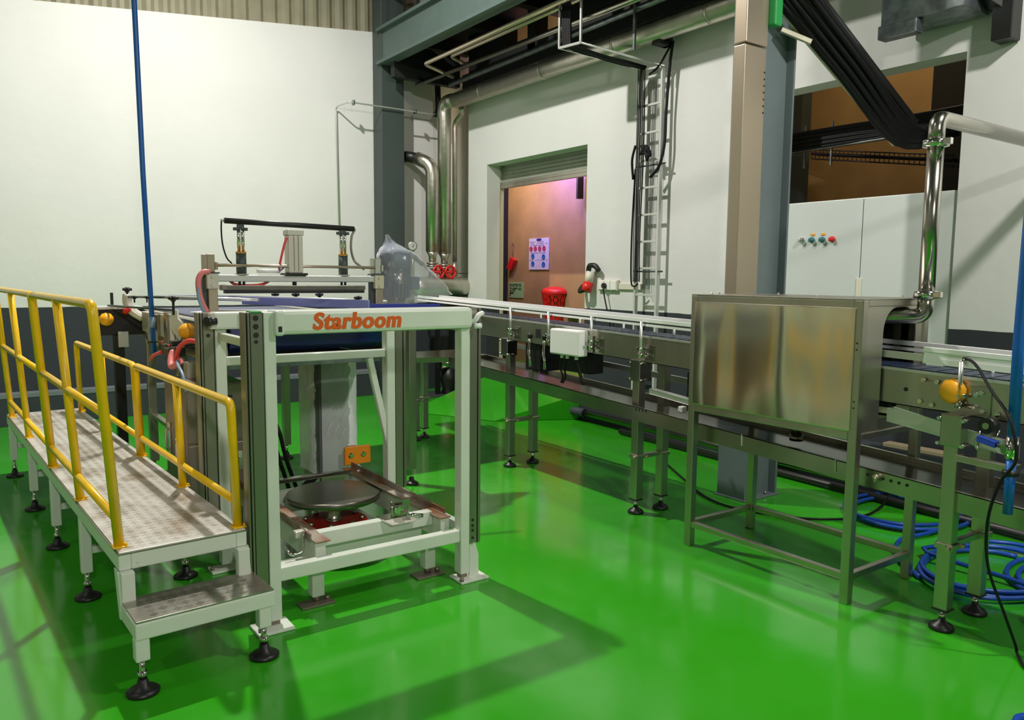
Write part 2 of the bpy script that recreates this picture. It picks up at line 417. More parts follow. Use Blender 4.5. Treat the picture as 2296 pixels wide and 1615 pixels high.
# mezzanine underside over the right strip: plate and joists
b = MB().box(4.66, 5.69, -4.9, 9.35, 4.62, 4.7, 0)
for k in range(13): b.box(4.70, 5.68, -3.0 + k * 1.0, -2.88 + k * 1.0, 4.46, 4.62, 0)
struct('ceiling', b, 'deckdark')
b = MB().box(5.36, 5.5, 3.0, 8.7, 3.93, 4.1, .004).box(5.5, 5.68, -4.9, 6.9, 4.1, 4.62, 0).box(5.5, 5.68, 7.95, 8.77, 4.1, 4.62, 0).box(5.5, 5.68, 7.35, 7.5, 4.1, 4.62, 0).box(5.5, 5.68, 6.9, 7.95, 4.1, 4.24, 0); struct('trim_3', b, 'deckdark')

struct('baseboard_right', MB().box(5.38, 5.5, -4, 4.25, 0, .36, .006), 'ledge')
single('wood_plank', MB().box(5.385, 5.48, 2.50, 2.95, .361, .39, .004), 'wood', 'pale wooden plank lying on the slate ledge behind the conveyor', 'plank')
single('insect_lamp', MB().cyl((6.55, 9.74, 4.72), (6.55, 9.52, 4.66), .014, 10), 'pinklamp', 'small glowing pink tube lamp seen between the overhead pipes', 'lamp')

# roller door in the right wall
d = thing('roller_door', 'grey-green roller shutter rolled most of the way up in the doorway', 'door', (5.74, 7.37, 2.7))
b = MB()
for k in range(9):
    z = 2.755 + k * .042
    b.prism([(5.715, 6.38, z), (5.725, 6.38, z + .008), (5.725, 6.38, z + .034), (5.715, 6.38, z + .042), (5.745, 6.38, z + .042), (5.745, 6.38, z)], (0, 2.0, 0))
link('shutter_curtain', b, 'shutter', d)
b = MB().box(5.705, 5.75, 6.38, 8.38, 2.675, 2.72, .004).box(5.71, 5.745, 6.38, 8.38, 2.72, 2.755, .003)
link('bottom_bar', b, 'steel', d)
link('guide_channel', MB().box(5.70, 5.765, 8.335, 8.36, .29, 2.96, .004), 'cream', d)
link('guide_channel', MB().box(5.70, 5.765, 6.33, 6.40, .29, 2.96, .004), 'cream', d)

# green ramp up to the door
b = MB()
pts = [(4.65, 6.87, .004), (5.494, 6.46, .004), (5.494, 8.32, .004), (4.15, 7.9, .004)]
bm_ = b.bm
v = [bm_.verts.new(p) for p in pts] + [bm_.verts.new((5.494, 6.46, .28)), bm_.verts.new((5.494, 8.32, .28))]
bm_.faces.new((v[0], v[1], v[2], v[3])); bm_.faces.new((v[0], v[4], v[1])); bm_.faces.new((v[2], v[5], v[3]))
bm_.faces.new((v[1], v[4], v[5], v[2])); bm_.faces.new((v[0], v[3], v[5], v[4]))
o = single('ramp', b, 'floor', 'green painted ramp rising from the floor to the doorway', 'ramp')

# ------------------------------------------------------------ steel structure
def h_column(x0, x1, y0, y1, z0, z1, name, m, label):
    b = MB(); t = .018; xm = (x0 + x1) / 2
    b.box(x0, x1, y0, y0 + t, z0, z1, .002).box(x0, x1, y1 - t, y1, z0, z1, .002).box(xm - t / 2, xm + t / 2, y0 + t, y1 - t, z0, z1, 0)
    return b
o = thing('steel_column', 'dark grey steel column standing against the white back wall', 'column', (4.6, 9.28, 0))
link('shaft', MB().box(4.445, 4.76, 9.14, 9.39, 0, 6.5, .006), 'coldark', o)
o = thing('steel_column', 'blue-grey steel H column behind the stainless hood box', 'column', (4.58, 3.45, 0))
t_ = .02
b = MB().box(4.40, 4.42, 3.38, 3.62, .014, 4.46, .002).box(4.745, 4.765, 3.38, 3.62, .014, 4.46, .002).box(4.42, 4.745, 3.44, 3.46, .014, 4.46, 0)
link('shaft', b, 'colgrey', o)
link('base_plate', MB().box(4.385, 4.78, 3.365, 3.635, 0, .014, .003), 'colgrey', o)
b = MB()
for (x, y) in ((4.50, 3.40), (4.66, 3.40), (4.60, 3.60)): b.cyl((x, y, .014), (x, y, .035), .012, 8)
link('anchor_bolts', b, 'steel', o)
# stainless cable trunking on the column
o = thing('cable_trunking', 'tall brown stainless trunking running up beside the blue-grey column', 'trunking', (4.19, 3.3, .95))
link('lower_cover', MB().box(4.085, 4.30, 3.27, 3.36, .95, 3.02, .006), 'copper', o)
link('upper_cover', MB().box(4.085, 4.30, 3.265, 3.36, 3.03, 4.3, .006), 'copper', o)
b = MB()
for k in range(7): b.cyl((4.285, 3.267, 2.62 + k * .042), (4.285, 3.272, 2.62 + k * .042), .006, 8)
link('punched_holes', b, 'ink_black', o)
single('green_strap', MB().box(4.305, 4.385, 3.22, 3.30, 3.16, 3.75, .012), 'green', 'green strap wrapped at the top of the stainless trunking', 'strap')
# I-beam along the mezzanine edge
b = MB().box(4.46, 4.50, -4.9, 9.2, 4.22, 4.58, 0).box(4.40, 4.56, -4.9, 9.2, 4.18, 4.22, .004).box(4.40, 4.56, -4.9, 9.2, 4.58, 4.62, .004)
single('steel_beam', b, 'beamgreen', 'long green-grey I-beam running overhead from the dark column', 'beam')
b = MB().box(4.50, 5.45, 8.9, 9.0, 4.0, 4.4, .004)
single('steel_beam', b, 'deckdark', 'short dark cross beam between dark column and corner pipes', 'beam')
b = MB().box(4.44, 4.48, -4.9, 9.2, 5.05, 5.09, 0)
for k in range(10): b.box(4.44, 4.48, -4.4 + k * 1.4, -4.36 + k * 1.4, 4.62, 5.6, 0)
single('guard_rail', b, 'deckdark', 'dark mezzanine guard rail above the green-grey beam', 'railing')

# ------------------------------------------------------------ overhead pipes
def pipe(pts, r, m, label, rad=.1, cat='pipe', group=None, name='overhead_pipe', seg=12):
    return single(name, MB().tube(roundpath(pts, rad), r, seg), m, label, cat, group)
o = thing('insulated_pipe', 'thick silver jacketed pipe running along top of the right wall', 'pipe', (5.28, 8.6, 3.79))
b = MB().tube([(5.28, 8.72, 3.785), (5.28, 3.0, 3.785)], .095, 20)
link('jacket', b, 'foil', o)
b = MB()
for y in (8.1, 6.9, 5.75, 4.6, 3.5): b.tube([(5.28, y, 3.785), (5.28, y - .03, 3.785)], .099, 20)
link('seam_band', b, 'foil', o)
b = MB()
for y in (5.2,): b.box(5.25, 5.42, y - .05, y + .05, 3.66, 3.69, .003).box(5.37, 5.42, y - .05, y + .05, 3.66, 4.02, .003)
link('hanger', b, 'black', o)
pipe([(4.90, 9.05, 3.99), (4.90, 1.5, 3.92)], .030, 'steelm', 'bright straight steel pipe under the mezzanine, nearest the dark column')
pipe([(5.02, 8.35, 3.96), (4.62, 8.35, 4.05), (4.62, 4.2, 4.07)], .024, 'copper', 'brownish bent pipe beside the green-grey beam', .06)
pipe([(5.02, 8.02, 4.02), (4.78, 8.02, 4.09), (4.78, 4.2, 4.10)], .022, 'copper', 'thinner bent pipe second from the green-grey beam', .06)
pipe([(5.12, 8.6, 3.93), (5.12, 1.5, 4.02)], .030, 'galv', 'dull grey pipe between bright pipe and silver jacketed pipe')

# hung cable hoop: square-section wire frame with cables laid in it
o = thing('hanging_cable_frame', 'square wire cable frame hanging from the mezzanine, black cables laid in it', 'cable tray', (5.0, 5.6, 3.4))
A, B_, Cc, D = (4.72, 5.93, 3.70), (4.72, 5.62, 3.68), (5.40, 5.23, 3.50), (5.40, 5.50, 3.52)
for p in (A, B_): link('hanger_rod', MB().bar(p, (p[0], p[1], 4.6), .02), 'alu', o)
link('hanger_rod', MB().bar((5.08, 5.30, 3.60), (5.08, 5.30, 4.6), .025), 'galv', o)
b = MB(); b.bar(A, B_, .018).bar(B_, Cc, .014).bar(A, D, .014).bar(D, Cc, .018)
link('frame', b, 'alu', o)
b = MB()
for k in range(5):
    q = .018 * k
    b.tube(smoothpath([(4.745 + q * .3, 5.90 - q, 4.55), (4.745 + q * .3, 5.90 - q, 3.78), (4.80, 5.86 - q, 3.70), (5.05, 5.72 - q * .8, 3.62), (5.2, 5.62 - q + .02 * (k % 2), 3.575), (5.40, 5.51 - q * .6, 3.535)], 5), .016, 8)
link('cables', b, 'cable', o)
# cable ladder on the right wall
o = thing('cable_ladder', 'upright cable ladder on white wall carrying thin black cables', 'cable ladder', (5.4, 5.37, .4))
for y in (5.52, 5.235): link('side_rail', MB().box(5.385, 5.425, y, y + .025, .4, 3.52, .003), 'ladder', o)
for k in range(12): link('rung', MB().box(5.39, 5.41, 5.25, 5.53, .62 + k * .255, .64 + k * .255, .002), 'ladder', o)
b = MB()
for (z) in (1.62, 2.62): b.cyl((5.40, 5.56, z), (5.40, 5.18, z), .008, 8)
link('wall_ties', b, 'coldark', o)
b = MB()
for k in range(7):
    y = 5.538 - k * .0145; x = 5.372 + .008 * (k % 3)
    b.tube(smoothpath([(x, y, 3.53), (x, y + .01 * math.sin(k), 2.75), (x - .005, y + .006, 2.0), (x, y + .004 * (k % 2), 1.52)], 5), .0046, 6)
for k in range(6): b.tube([(5.395, 5.42 - k * .020, 3.40), (5.395, 5.43 - k * .018, 1.45)], .0028, 5)
link('cables', b, 'cable', o)
b = MB().tube(smoothpath([(5.37, 5.545, 2.6), (5.36, 5.56, 2.0), (5.36, 5.555, 1.55), (5.365, 5.52, 1.475), (5.37, 5.47, 1.50)], 6), .008, 8)
b.tube(smoothpath([(5.36, 5.54, 2.82), (5.345, 5.565, 2.68), (5.35, 5.55, 2.5)], 6), .012, 8)
for k in range(4): b.tube(smoothpath([(5.34, 5.44 - .02 * k, 2.80), (5.32, 5.36 - .008 * k, 2.72 - .02 * k), (5.335, 5.31 + .02 * k, 2.70), (5.32, 5.36, 2.79 - .02 * k), (5.325, 5.44 - .02 * k, 2.72)], 5), .013, 8)
link('cable_slack', b, 'cable', o)
single('drop_cable', MB().tube(smoothpath([(5.40, 5.13, 3.70), (5.41, 5.17, 3.50), (5.41, 5.20, 3.1), (5.40, 5.20, 2.8), (5.38, 5.24, 2.6), (5.36, 5.33, 2.5)], 6), .014, 8).tube(smoothpath([(5.39, 5.15, 3.66), (5.36, 5.26, 3.50), (5.34, 5.36, 3.44)], 6), .010, 8), 'cable', 'thick black cable hanging from the silver pipe bracket beside the ladder', 'cable')

# ------------------------------------------------------------ corner risers, drum, valves
o = thing('insulated_riser', 'taller silver jacketed riser in the corner, bending into the wall pipe', 'pipe', (5.24, 8.95, 1.8))
link('jacket', MB().tube(roundpath([(5.24, 8.95, 1.86), (5.24, 8.95, 3.80), (5.28, 8.70, 3.79)], .14, 8), .088, 20), 'foil', o)
link('cone_end', MB().lathe([(.045, 1.72), (.05, 1.80), (.088, 1.87)], (5.24, 8.95, 0)), 'foil', o)
link('flange', MB().lathe([(.075, 0), (.075, .022), (.05, .022), (.05, .035), (.075, .035), (.075, .055)], (5.24, 8.95, 1.66)), 'steel', o)
o = thing('insulated_riser', 'shorter silver jacketed riser in the corner with black elbow end', 'pipe', (5.05, 8.93, 1.8))
link('jacket', MB().tube(roundpath([(5.05, 8.93, 1.88), (5.05, 8.93, 2.98), (4.93, 9.12, 3.08)], .12, 8), .086, 20), 'foil', o)
link('cone_end', MB().lathe([(.045, 1.74), (.05, 1.82), (.086, 1.89)], (5.05, 8.93, 0)), 'foil', o)
link('flange', MB().lathe([(.075, 0), (.075, .022), (.05, .022), (.05, .035), (.075, .035), (.075, .055)], (5.05, 8.93, 1.68)), 'steel', o)
link('elbow_end', MB().tube([(4.935, 9.11, 3.075), (4.86, 9.25, 3.11), (4.84, 9.38, 3.11)], .07, 14), 'black', o)
pipe([(5.40, 8.95, 1.76), (5.40, 8.95, 3.56), (5.44, 8.8, 3.66), (5.34, 8.7, 3.70)], .034, 'foil', 'thin silver riser at the right of the corner risers', .08, name='insulated_riser')
o = thing('header_drum', 'round-ended silver drum lying below the corner risers', 'tank', (5.2, 8.85, 1.15))
link('shell', MB().lathe([(.02, -.02), (.09, .01), (.125, .06), (.13, .12), (.13, .72), (.125, .78), (.09, .83), (.02, .86)], (4.72, 8.85, 1.42), (1, 0, 0), 28), 'foil', o)
link('leg', MB().bar((5.08, 8.85, 1.3), (5.08, 8.85, 0), .05), 'black', o)
link('leg', MB().bar((5.36, 8.85, 1.3), (5.36, 8.85, 0), .05), 'black', o)
def valve(x, y, label):
    v = thing('gate_valve', label, 'valve', (x, y, 1.54), 'valves on the silver drum')
    link('body', MB().lathe([(.05, 0), (.055, .03), (.045, .05), (.045, .10), (.07, .11), (.07, .13)], (x, y, 1.53)), 'black', v)
    b = MB(); c = Vector((x + .02, y - .13, 1.615))
    ring = [c + Vector((math.cos(a) * .075, 0, math.sin(a) * .075)) for a in [2 * math.pi * k / 20 for k in range(21)]]
    b.tube(ring, .016, 8)
    for k in range(3):
        a = k * math.pi / 3; e = Vector((math.cos(a) * .075, 0, math.sin(a) * .075)); b.tube([c - e, c + e], .011, 6)
    b.cyl(c + Vector((0, -.012, 0)), c + Vector((0, .10, 0)), .016, 10)
    link('handwheel', b, 'redp', v)
valve(5.03, 8.90, 'gate valve with red handwheel under the shorter riser')
valve(5.22, 8.92, 'gate valve with red handwheel under the taller riser')
v = thing('lever_valve', 'small valve with dark lever below the thin riser', 'valve', (5.40, 8.95, 1.56))
link('body', MB().lathe([(.03, 0), (.045, .05), (.045, .10), (.03, .2)], (5.40, 8.95, 1.56)), 'steel', v)
link('lever', MB().bar((5.42, 8.9, 1.60), (5.56, 8.82, 1.60), .03, .012), 'black', v)
g = thing('pressure_gauge', 'round pressure gauge on a thin stem beside the film-wrapped motor', 'gauge', (4.79, 9.0, 1.42))
link('stem', MB().tube([(4.80, 9.0, 1.42), (4.80, 9.0, 1.88)], .010, 8), 'steel', g)
link('case', MB().lathe([(.058, 0), (.062, .01), (.062, .045), (.05, .05)], (4.80, 9.02, 1.94), (-.35, -.93, .05)), 'steel', g)
link('dial', MB().lathe([(.050, .051), (.050, .054)], (4.80, 9.02, 1.94), (-.35, -.93, .05)), 'gauge_face', g)
link('pointer', MB().bar(Vector((4.775, 8.963, 1.93)), Vector((4.795, 8.963, 1.965)), .008, .004), 'ink_black', g)
# thin conduit on the back wall with black flexible drop
o = thing('wall_conduit', 'thin grey conduit on the back wall passing across the dark column', 'conduit', (4.3, 9.3, 2.1))
b = MB().tube(roundpath([(3.95, 9.36, 2.05), (3.93, 9.36, 3.64), (3.99, 9.10, 3.66), (5.20, 9.10, 3.66), (5.27, 9.25, 3.76)], .05), .010, 8)
link('tube', b, 'alu', o)
b = MB()
for x in (4.05, 4.9): b.box(x - .012, x + .012, 9.08, 9.13, 3.63, 3.69, .003)
link('clip', b, 'galv', o)
link('flexible_drop', MB().tube(smoothpath([(5.20, 9.10, 3.66), (5.27, 9.16, 3.72), (5.28, 9.18, 3.9), (5.28, 9.2, 4.15)], 6), .04, 10), 'black', o)
# low valve assembly by the back corner
o = thing('floor_valve', 'steel valve with red wheel low down behind the machine leg', 'valve', (5.2, 8.85, 0.0))
link('body', MB().cyl((5.08, 8.8, .42), (5.42, 8.8, .42), .07, 16).cyl((5.2, 8.8, .42), (5.2, 8.8, .5), .05), 'steelm', o)
link('stand', MB().lathe([(.10, 0), (.09, .1), (.12, .2), (.07, .38)], (5.24, 8.82, 0)), 'black', o)
b = MB(); c = Vector((5.2, 8.8, .54)); b.tube([c + Vector((math.cos(2 * math.pi * k / 16) * .08, math.sin(2 * math.pi * k / 16) * .08, 0)) for k in range(17)], .012, 6).bar(c - Vector((.08, 0, 0)), c + Vector((.08, 0, 0)), .015).cyl(c - Vector((0, 0, .06)), c, .012)
link('handwheel', b, 'redp', o)
o.location.z = 0
single('drain_sheet', MB().box(4.85, 5.45, 8.65, 9.15, .001, .012, .003), 'grate', 'flat grey drain sheet on the floor under the corner valve', 'sheet')

# ------------------------------------------------------------ on and in the right wall
o = thing('socket_strip', 'ivory socket strip on white wall with a black plug in it', 'socket', (5.49, 6.0, 1.44))
link('back_plate', MB().box(5.465, 5.5, 5.86, 6.16, 1.425, 1.535, .006), 'ivory', o)
b = MB()
for k in range(3): b.box(5.458, 5.466, 5.875 + k * .095, 5.955 + k * .095, 1.435, 1.525, .004)
link('socket_face', b, 'white', o)
b = MB().cyl((5.43, 6.04, 1.475), (5.46, 6.04, 1.475), .028, 12)
link('plug', b, 'black', o)
link('plug_cord', MB().tube(smoothpath([(5.43, 6.04, 1.46), (5.43, 6.0, 1.32), (5.44, 5.95, 1.15), (5.46, 5.93, 1.0)], 5), .008, 6), 'black', o)
single('wall_trunking', MB().box(5.475, 5.5, 5.54, 5.855, 1.44, 1.50, .004), 'ivory', 'ivory cable trunking between socket strip and cable ladder', 'trunking')
o = thing('industrial_plug', 'red and white industrial plug with black cap on wall beside the socket strip', 'plug', (5.45, 6.27, 1.4))
link('body', MB().cyl((5.43, 6.27, 1.50), (5.45, 6.25, 1.62), .045, 14), 'ivory', o)
link('red_collar', MB().cyl((5.40, 6.27, 1.41), (5.43, 6.27, 1.50), .055, 14), 'redp', o)
link('cap', MB().tube(smoothpath([(5.44, 6.28, 1.63), (5.42, 6.24, 1.68), (5.43, 6.17, 1.68), (5.44, 6.12, 1.63)], 5), .028, 8), 'black', o)
link('cord', MB().tube(smoothpath([(5.40, 6.28, 1.43), (5.38, 6.35, 1.41), (5.44, 6.38, 1.46), (5.49, 6.36, 1.5)], 5), .022, 8), 'black', o)
o = thing('floor_pipe', 'steel pipe along the foot of the right wall with slate insulated end', 'pipe', (5.42, 6.3, .02))
link('tube', MB().tube([(5.445, 6.36, .10), (5.30, 3.2, .10), (5.22, 1.2, .10)], .036, 14), 'steelm', o)
link('insulation_end', MB().tube(roundpath([(5.44, 6.30, .10), (5.445, 6.56, .10), (5.445, 6.58, .01)], .05), .046, 14), 'slate', o)
single('floor_pipe', MB().tube([(5.31, 5.6, .034), (5.12, 1.2, .034)], .03, 12), 'black', 'second, darker pipe on the floor in front of the wall pipe', 'pipe')

o = thing('electrical_cabinet', 'light grey two-door electrical cabinet filling the wall recess', 'cabinet', (5.75, 3.255, .822))
link('body', MB().box(5.52, 5.98, 2.61, 4.15, .822, 2.165, .006), 'cabinet', o)
d1 = link('door', MB().box(5.495, 5.518, 3.27, 4.14, .86, 2.16, .005), 'cabinet', o)
d2 = link('door', MB().box(5.495, 5.518, 2.745, 3.262, .86, 2.16, .005), 'cabinet', o)
link('lock_plate', MB().box(5.488, 5.496, 3.245, 3.285, 1.40, 1.57, .002), 'ivory', d2)
for k, (y, mm) in enumerate(((3.765, 'chrome'), (3.675, 'green'), (3.585, 'green'), (3.50, 'redp'))):
    q = link('push_button', MB().lathe([(.022, 0), (.022, .012), (.016, .014), (.018, .03), (.010, .036)], (5.494, y, 1.865), (-1, 0, 0), 14), mm if k != 1 and k != 2 else 'motor', d1)
    if k in (1, 2): q.data = q.data.copy(); q.data.materials[0] = M['teal']; link('legend_plate', MB().box(5.489, 5.495, y - .02, y + .012, 1.90, 1.915, 0), 'yellowcap', q)

# sloping cable tray into the recess
o = thing('sloping_cable_tray', 'steep cream-edged tray of black cables sloping down into the recess', 'cable tray', (5.1, 3.2, 3.0))
LA, UA = Vector((4.60, 3.30, 3.25)), Vector((4.60, 3.12, 3.37))
LB, UB = Vector((5.72, 3.18, 2.57)), Vector((5.72, 3.03, 2.69))
LA2, UA2 = LA - (LB - LA) * .18, UA - (UB - UA) * .18
link('side_rail', MB().bar(LA2, LB, .016, .05), 'cream', o); link('side_rail', MB().bar(UA2, UB, .014, .05), 'black', o)
b = MB()
n_ = (LB - LA).cross(UA - LA).normalized() * .02
if n_.x > 0: n_ = -n_
for k in range(13):
    t = .05 + .9 * k / 12; a_ = LA2.lerp(UA2, t); e_ = LB.lerp(UB, t)
    wv = Vector((0, 0, .006 * math.sin(k * 2.1)))
    b.tube(smoothpath([a_ + n_ * (1 + .5 * (k % 2)), a_.lerp(e_, .5) + n_ * (1 + .5 * (k % 3)) + wv, e_ + n_, e_ + Vector((.22, -.30, .02 * (k % 4)))], 5), .019, 8)
link('cables', b, 'cable', o)
b = MB()
for k in range(6): b.bar(LA2.lerp(LB, .08 + k * .17) - n_ * .4, UA2.lerp(UB, .08 + k * .17) - n_ * .4, .02, .008)
link('rungs', b, 'cream', o)
single('cable_tie_hook', MB().bar((4.56, 3.36, 3.21), (4.72, 3.24, 3.13), .025, .03), 'cream', 'small cream bracket across the top of the blue-grey column', 'bracket')
o = thing('cable_bundle_tray', 'level tray of black cables crossing inside the recess opening', 'cable tray', (5.95, 3.5, 2.6))
b = MB()
for k in range(9):
    b.tube(smoothpath([(5.92 + .012 * (k % 3), 4.6, 2.66 + .017 * k), (5.92, 3.9, 2.66 + .017 * k + .006 * (k % 2)), (5.95, 3.2, 2.67 + .016 * k), (5.98, 2.45, 2.69 + .016 * k)], 5), .012, 6)
link('cables', b, 'cable', o)
b = MB().bar((5.95, 4.6, 2.64), (5.95, 2.4, 2.66), .05, .012)
for y in (4.1, 3.85, 2.75): b.bar((5.96, y, 2.5), (5.96, y, 2.86), .016)
link('tray_rail', b, 'galv', o)
o = thing('wire_basket_tray', 'rusty wire basket tray running away inside the recess', 'cable tray', (6.6, 4.2, 2.45))
b = MB(); a0, a1 = Vector((6.80, 4.60, 2.72)), Vector((6.35, 3.05, 2.44)); dz = Vector((0, 0, .085))
b.tube([a0, a1], .007, 6).tube([a0 + dz, a1 + dz], .007, 6).tube([a0 + dz * .5 + Vector((.1, 0, 0)), a1 + dz * .5 + Vector((.1, 0, 0))], .007, 6)
for k in range(31): q = a0.lerp(a1, k / 30); b.tube([q + dz, q, q + Vector((.1, 0, .0))], .004, 5)
link('wires', b, 'black', o)
b = MB()
for k in range(3): b.tube([a0 + Vector((.03 * k, 0, .05)), a1 + Vector((.03 * k, 0, .05))], .014, 6)
link('cables', b, 'cable', o)

# galvanised duct and dark bracket, upper right
o = thing('air_duct', 'galvanised sheet duct high on the wall above the recess', 'duct', (5.25, 2.8, 3.14))
b = MB().box(5.12, 5.46, 2.46, 2.99, 3.24, 4.3, .004); link('casing', b, 'galv', o)
link('outlet_lip', MB().box(5.10, 5.20, 2.74, 3.0, 3.15, 3.24, .01), 'galv', o)
o = thing('wall_bracket', 'heavy black T-shaped steel bracket at the upper right of the wall', 'bracket', (5.4, 2.36, 3.06))
b = MB().box(5.36, 5.49, 2.28, 2.40, 3.05, 4.3, .006).bar((5.42, 2.36, 3.28), (5.0, 2.70, 3.62), .10, .10)
link('arm', b, 'black', o)

# stainless exhaust pipe
o = thing('exhaust_pipe', 'polished stainless pipe rising from the hood box and bending to the wall', 'pipe', (3.83, 1.9, 1.35))
YE = 1.93
link('lower_elbow', MB().tube(roundpath([(3.56, 2.30, 1.378), (3.84, YE, 1.378), (3.84, YE, 1.49)], .11, 9), .037, 18), 'steelm', o)
link('upright', MB().tube([(3.84, YE, 1.49), (3.84, YE, 2.21)], .037, 18), 'steelm', o)
link('upper_bend', MB().tube(roundpath([(3.84, YE, 2.21), (3.84, YE, 2.325), (5.49, YE, 2.325)], .09, 8), .037, 18), 'steelm', o)
for z in (1.485, 2.205):
    b = MB().lathe([(.04, -.02), (.058, -.016), (.058, .016), (.04, .02)], (3.84, YE, z)); b.box(3.80, 3.83, YE - .085, YE - .05, z - .015, z + .015, .003)
    link('clamp', b, 'chrome', o)

# inside the doorway, on the ochre wall (x = 7)
o = thing('hygiene_poster', 'white poster with rows of red and blue round symbols on ochre wall', 'poster', (6.99, 9.19, 1.67))
link('sheet', MB().box(6.985, 6.999, 8.95, 9.43, 1.67, 2.13, .001), 'poster', o)
b = MB()
for k in range(4): b.lathe([(.040, 0), (.040, .003), (.030, .003), (.030, .001)], (6.985, 9.375 - k * .105, 1.975), (-1, 0, 0), 18)
link('red_symbols', b, 'ink_red', o)
b = MB()
for (y, z) in ((9.33, 1.865), (9.07, 1.855), (9.33, 1.755), (9.07, 1.745)): b.lathe([(.042, 0), (.042, .003), (.026, .003), (.026, .001)], (6.985, y, z), (-1, 0, 0), 18)
link('blue_symbols', b, 'ink_blue', o)
b = MB().box(6.982, 6.985, 9.13, 9.24, 2.09, 2.125, 0)
for z, w_ in ((2.075, .42), (2.05, .44), (2.025, .36), (1.915, .40), (1.81, .44)):
    n = 18
    for k in range(n):
        if random.random() < .8: b.box(6.983, 6.985, 9.41 - w_ * k / n - .014, 9.41 - w_ * k / n, z - .005, z + .004, 0)
link('printed_lines', b, 'ink_navy', o)
o = thing('paper_notice', 'pale green paper notice with black lines low on ochre wall', 'sign', (6.99, 9.75, 1.24))
link('sheet', MB().box(6.99, 6.999, 9.57, 9.95, 1.24, 1.48, .001), 'notice', o)
b = MB()
for z, w_ in ((1.45, .30), (1.425, .31), (1.39, .33), (1.37, .31), (1.345, .14)):
    for k in range(16):
        if random.random() < .85: b.box(6.987, 6.99, 9.93 - w_ * k / 16 - .016, 9.93 - w_ * k / 16, z - .005, z + .005, 0)
b.box(6.987, 6.99, 9.90, 9.92, 1.265, 1.325, 0).box(6.987, 6.99, 9.82, 9.90, 1.305, 1.325, 0)
link('printed_lines', b, 'ink_black', o)
o = thing('hanging_scoop', 'small red scoop hanging by a cord on ochre wall', 'scoop', (6.95, 9.84, 1.66))
link('bowl', MB().prism([(6.93, 9.94, 1.70), (6.93, 9.84, 1.66), (6.93, 9.73, 1.81), (6.93, 9.84, 1.86)], (.065, 0, 0)), 'redp', o)
b = MB().tube([(6.98, 9.84, 1.86), (6.98, 9.845, 2.04)], .004, 6); b.tube([Vector((6.98, 9.845 + .014 * math.cos(a), 2.055 + .02 * math.sin(a))) for a in [k * math.pi / 6 for k in range(13)]], .005, 6)
link('cord', b, 'rust', o)
o = thing('hanging_basket', 'red slotted plastic basket with domed lid on ochre wall', 'basket', (6.85, 8.76, .95))
def basket():
    b = MB(); y0, z0 = 8.76, .94
    n = 36; rows = 9
    V = []
    for i in range(rows + 1):
        r = .150 + .065 * i / rows
        V.append([(6.985 - math.sin(math.pi * k / n) * r * .95, y0 + math.cos(math.pi * k / n) * r, z0 + .41 * i / rows) for k in range(n + 1)])
    for i in range(rows):
        for k in range(n):
            if i in (0, rows - 1) or (k + i) % 2 == 0 or k % 3 == 0:
                vs = [b.bm.verts.new(p) for p in (V[i][k], V[i][k + 1], V[i + 1][k + 1], V[i + 1][k])]; b.bm.faces.new(vs)
    return b
k_ = link('basket_body', basket(), 'redp', o)
sm = k_.modifiers.new('thickness', 'SOLIDIFY'); sm.thickness = .006
b = MB(); prof = []
rows = []
for i in range(7):
    a = i / 6 * math.pi / 2; r = .232 * math.cos(a)
    rows.append([(6.985 - math.sin(math.pi * k / 20) * r * .9, 8.76 + math.cos(math.pi * k / 20) * r, 1.355 + .075 * math.sin(a)) for k in range(21)])
b.grid([[(p[0], p[1], p[2] - .025) for p in rows[0]]] + rows)
link('lid', b, 'redp', o)
single('floor_hose_reel', MB().box(6.85, 6.98, 8.22, 8.46, 1.0, 1.14, .02).cyl((6.8, 8.34, 1.07), (6.86, 8.34, 1.07), .05), 'black', 'small black fitting at the right edge of the doorway', 'fitting')
single('door_stay', MB().bar((6.9, 8.20, 2.95), (6.9, 8.20, 2.62), .05, .04).box(6.86, 6.96, 8.17, 8.19, 2.62, 2.98, .003), 'black', 'black bracket under the roller door at its right end', 'bracket')

# ============================================================ WORK PLATFORM with yellow rails (own frame)
wp = thing('work_platform', 'pale green work platform with worn plate deck and yellow handrails', 'platform', (.445, 3.25, 0), local=True, rotz=3.1)
W_, L_, ZP = .50, 3.78, .47
def tread(b, x0, x1, y0, y1, z, sp=.040):
    nx, ny = int((x1 - x0) / sp), int((y1 - y0) / sp)
    for i in range(nx):
        for j in range(ny):
            x, y = x0 + (i + .5) * (x1 - x0) / nx, y0 + (j + .5) * (y1 - y0) / ny
            a = R(45 if (i + j) % 2 else -45)
            for k in (-1, 0, 1):
                ox, oy = -math.sin(a) * k * .010, math.cos(a) * k * .010
                d = Vector((math.cos(a), math.sin(a), 0)) * .013
                c = Vector((x + ox, y + oy, z)); b.bar(c - d, c + d, .0032, .0032, bev=0)
    return b
link('deck', tread(MB().box(.004, W_ - .004, .003, L_, ZP - .004, ZP + .004, .001), .03, W_ - .03, .03, L_ - .02, ZP + .0036), 'deck', wp)
link('edge_seam', MB().box(-.001, W_ + .001, -.001, L_ + .001, ZP - .0065, ZP - .002, 0), 'brown', wp)
b = MB().box(0, .045, 0, L_, ZP - .07, ZP - .004, .005).box(W_ - .045, W_, 0, L_, ZP - .07, ZP - .004, .005).box(.045, W_ - .045, 0, .045, ZP - .07, ZP - .004, .005).box(.045, W_ - .045, L_ - .045, L_, ZP - .07, ZP - .004, .005)
for y in (.85, 1.73, 2.63): b.box(.045, W_ - .045, y - .02, y + .02, ZP - .06, ZP - .006, 0)
link('frame', b, 'mintold', wp)
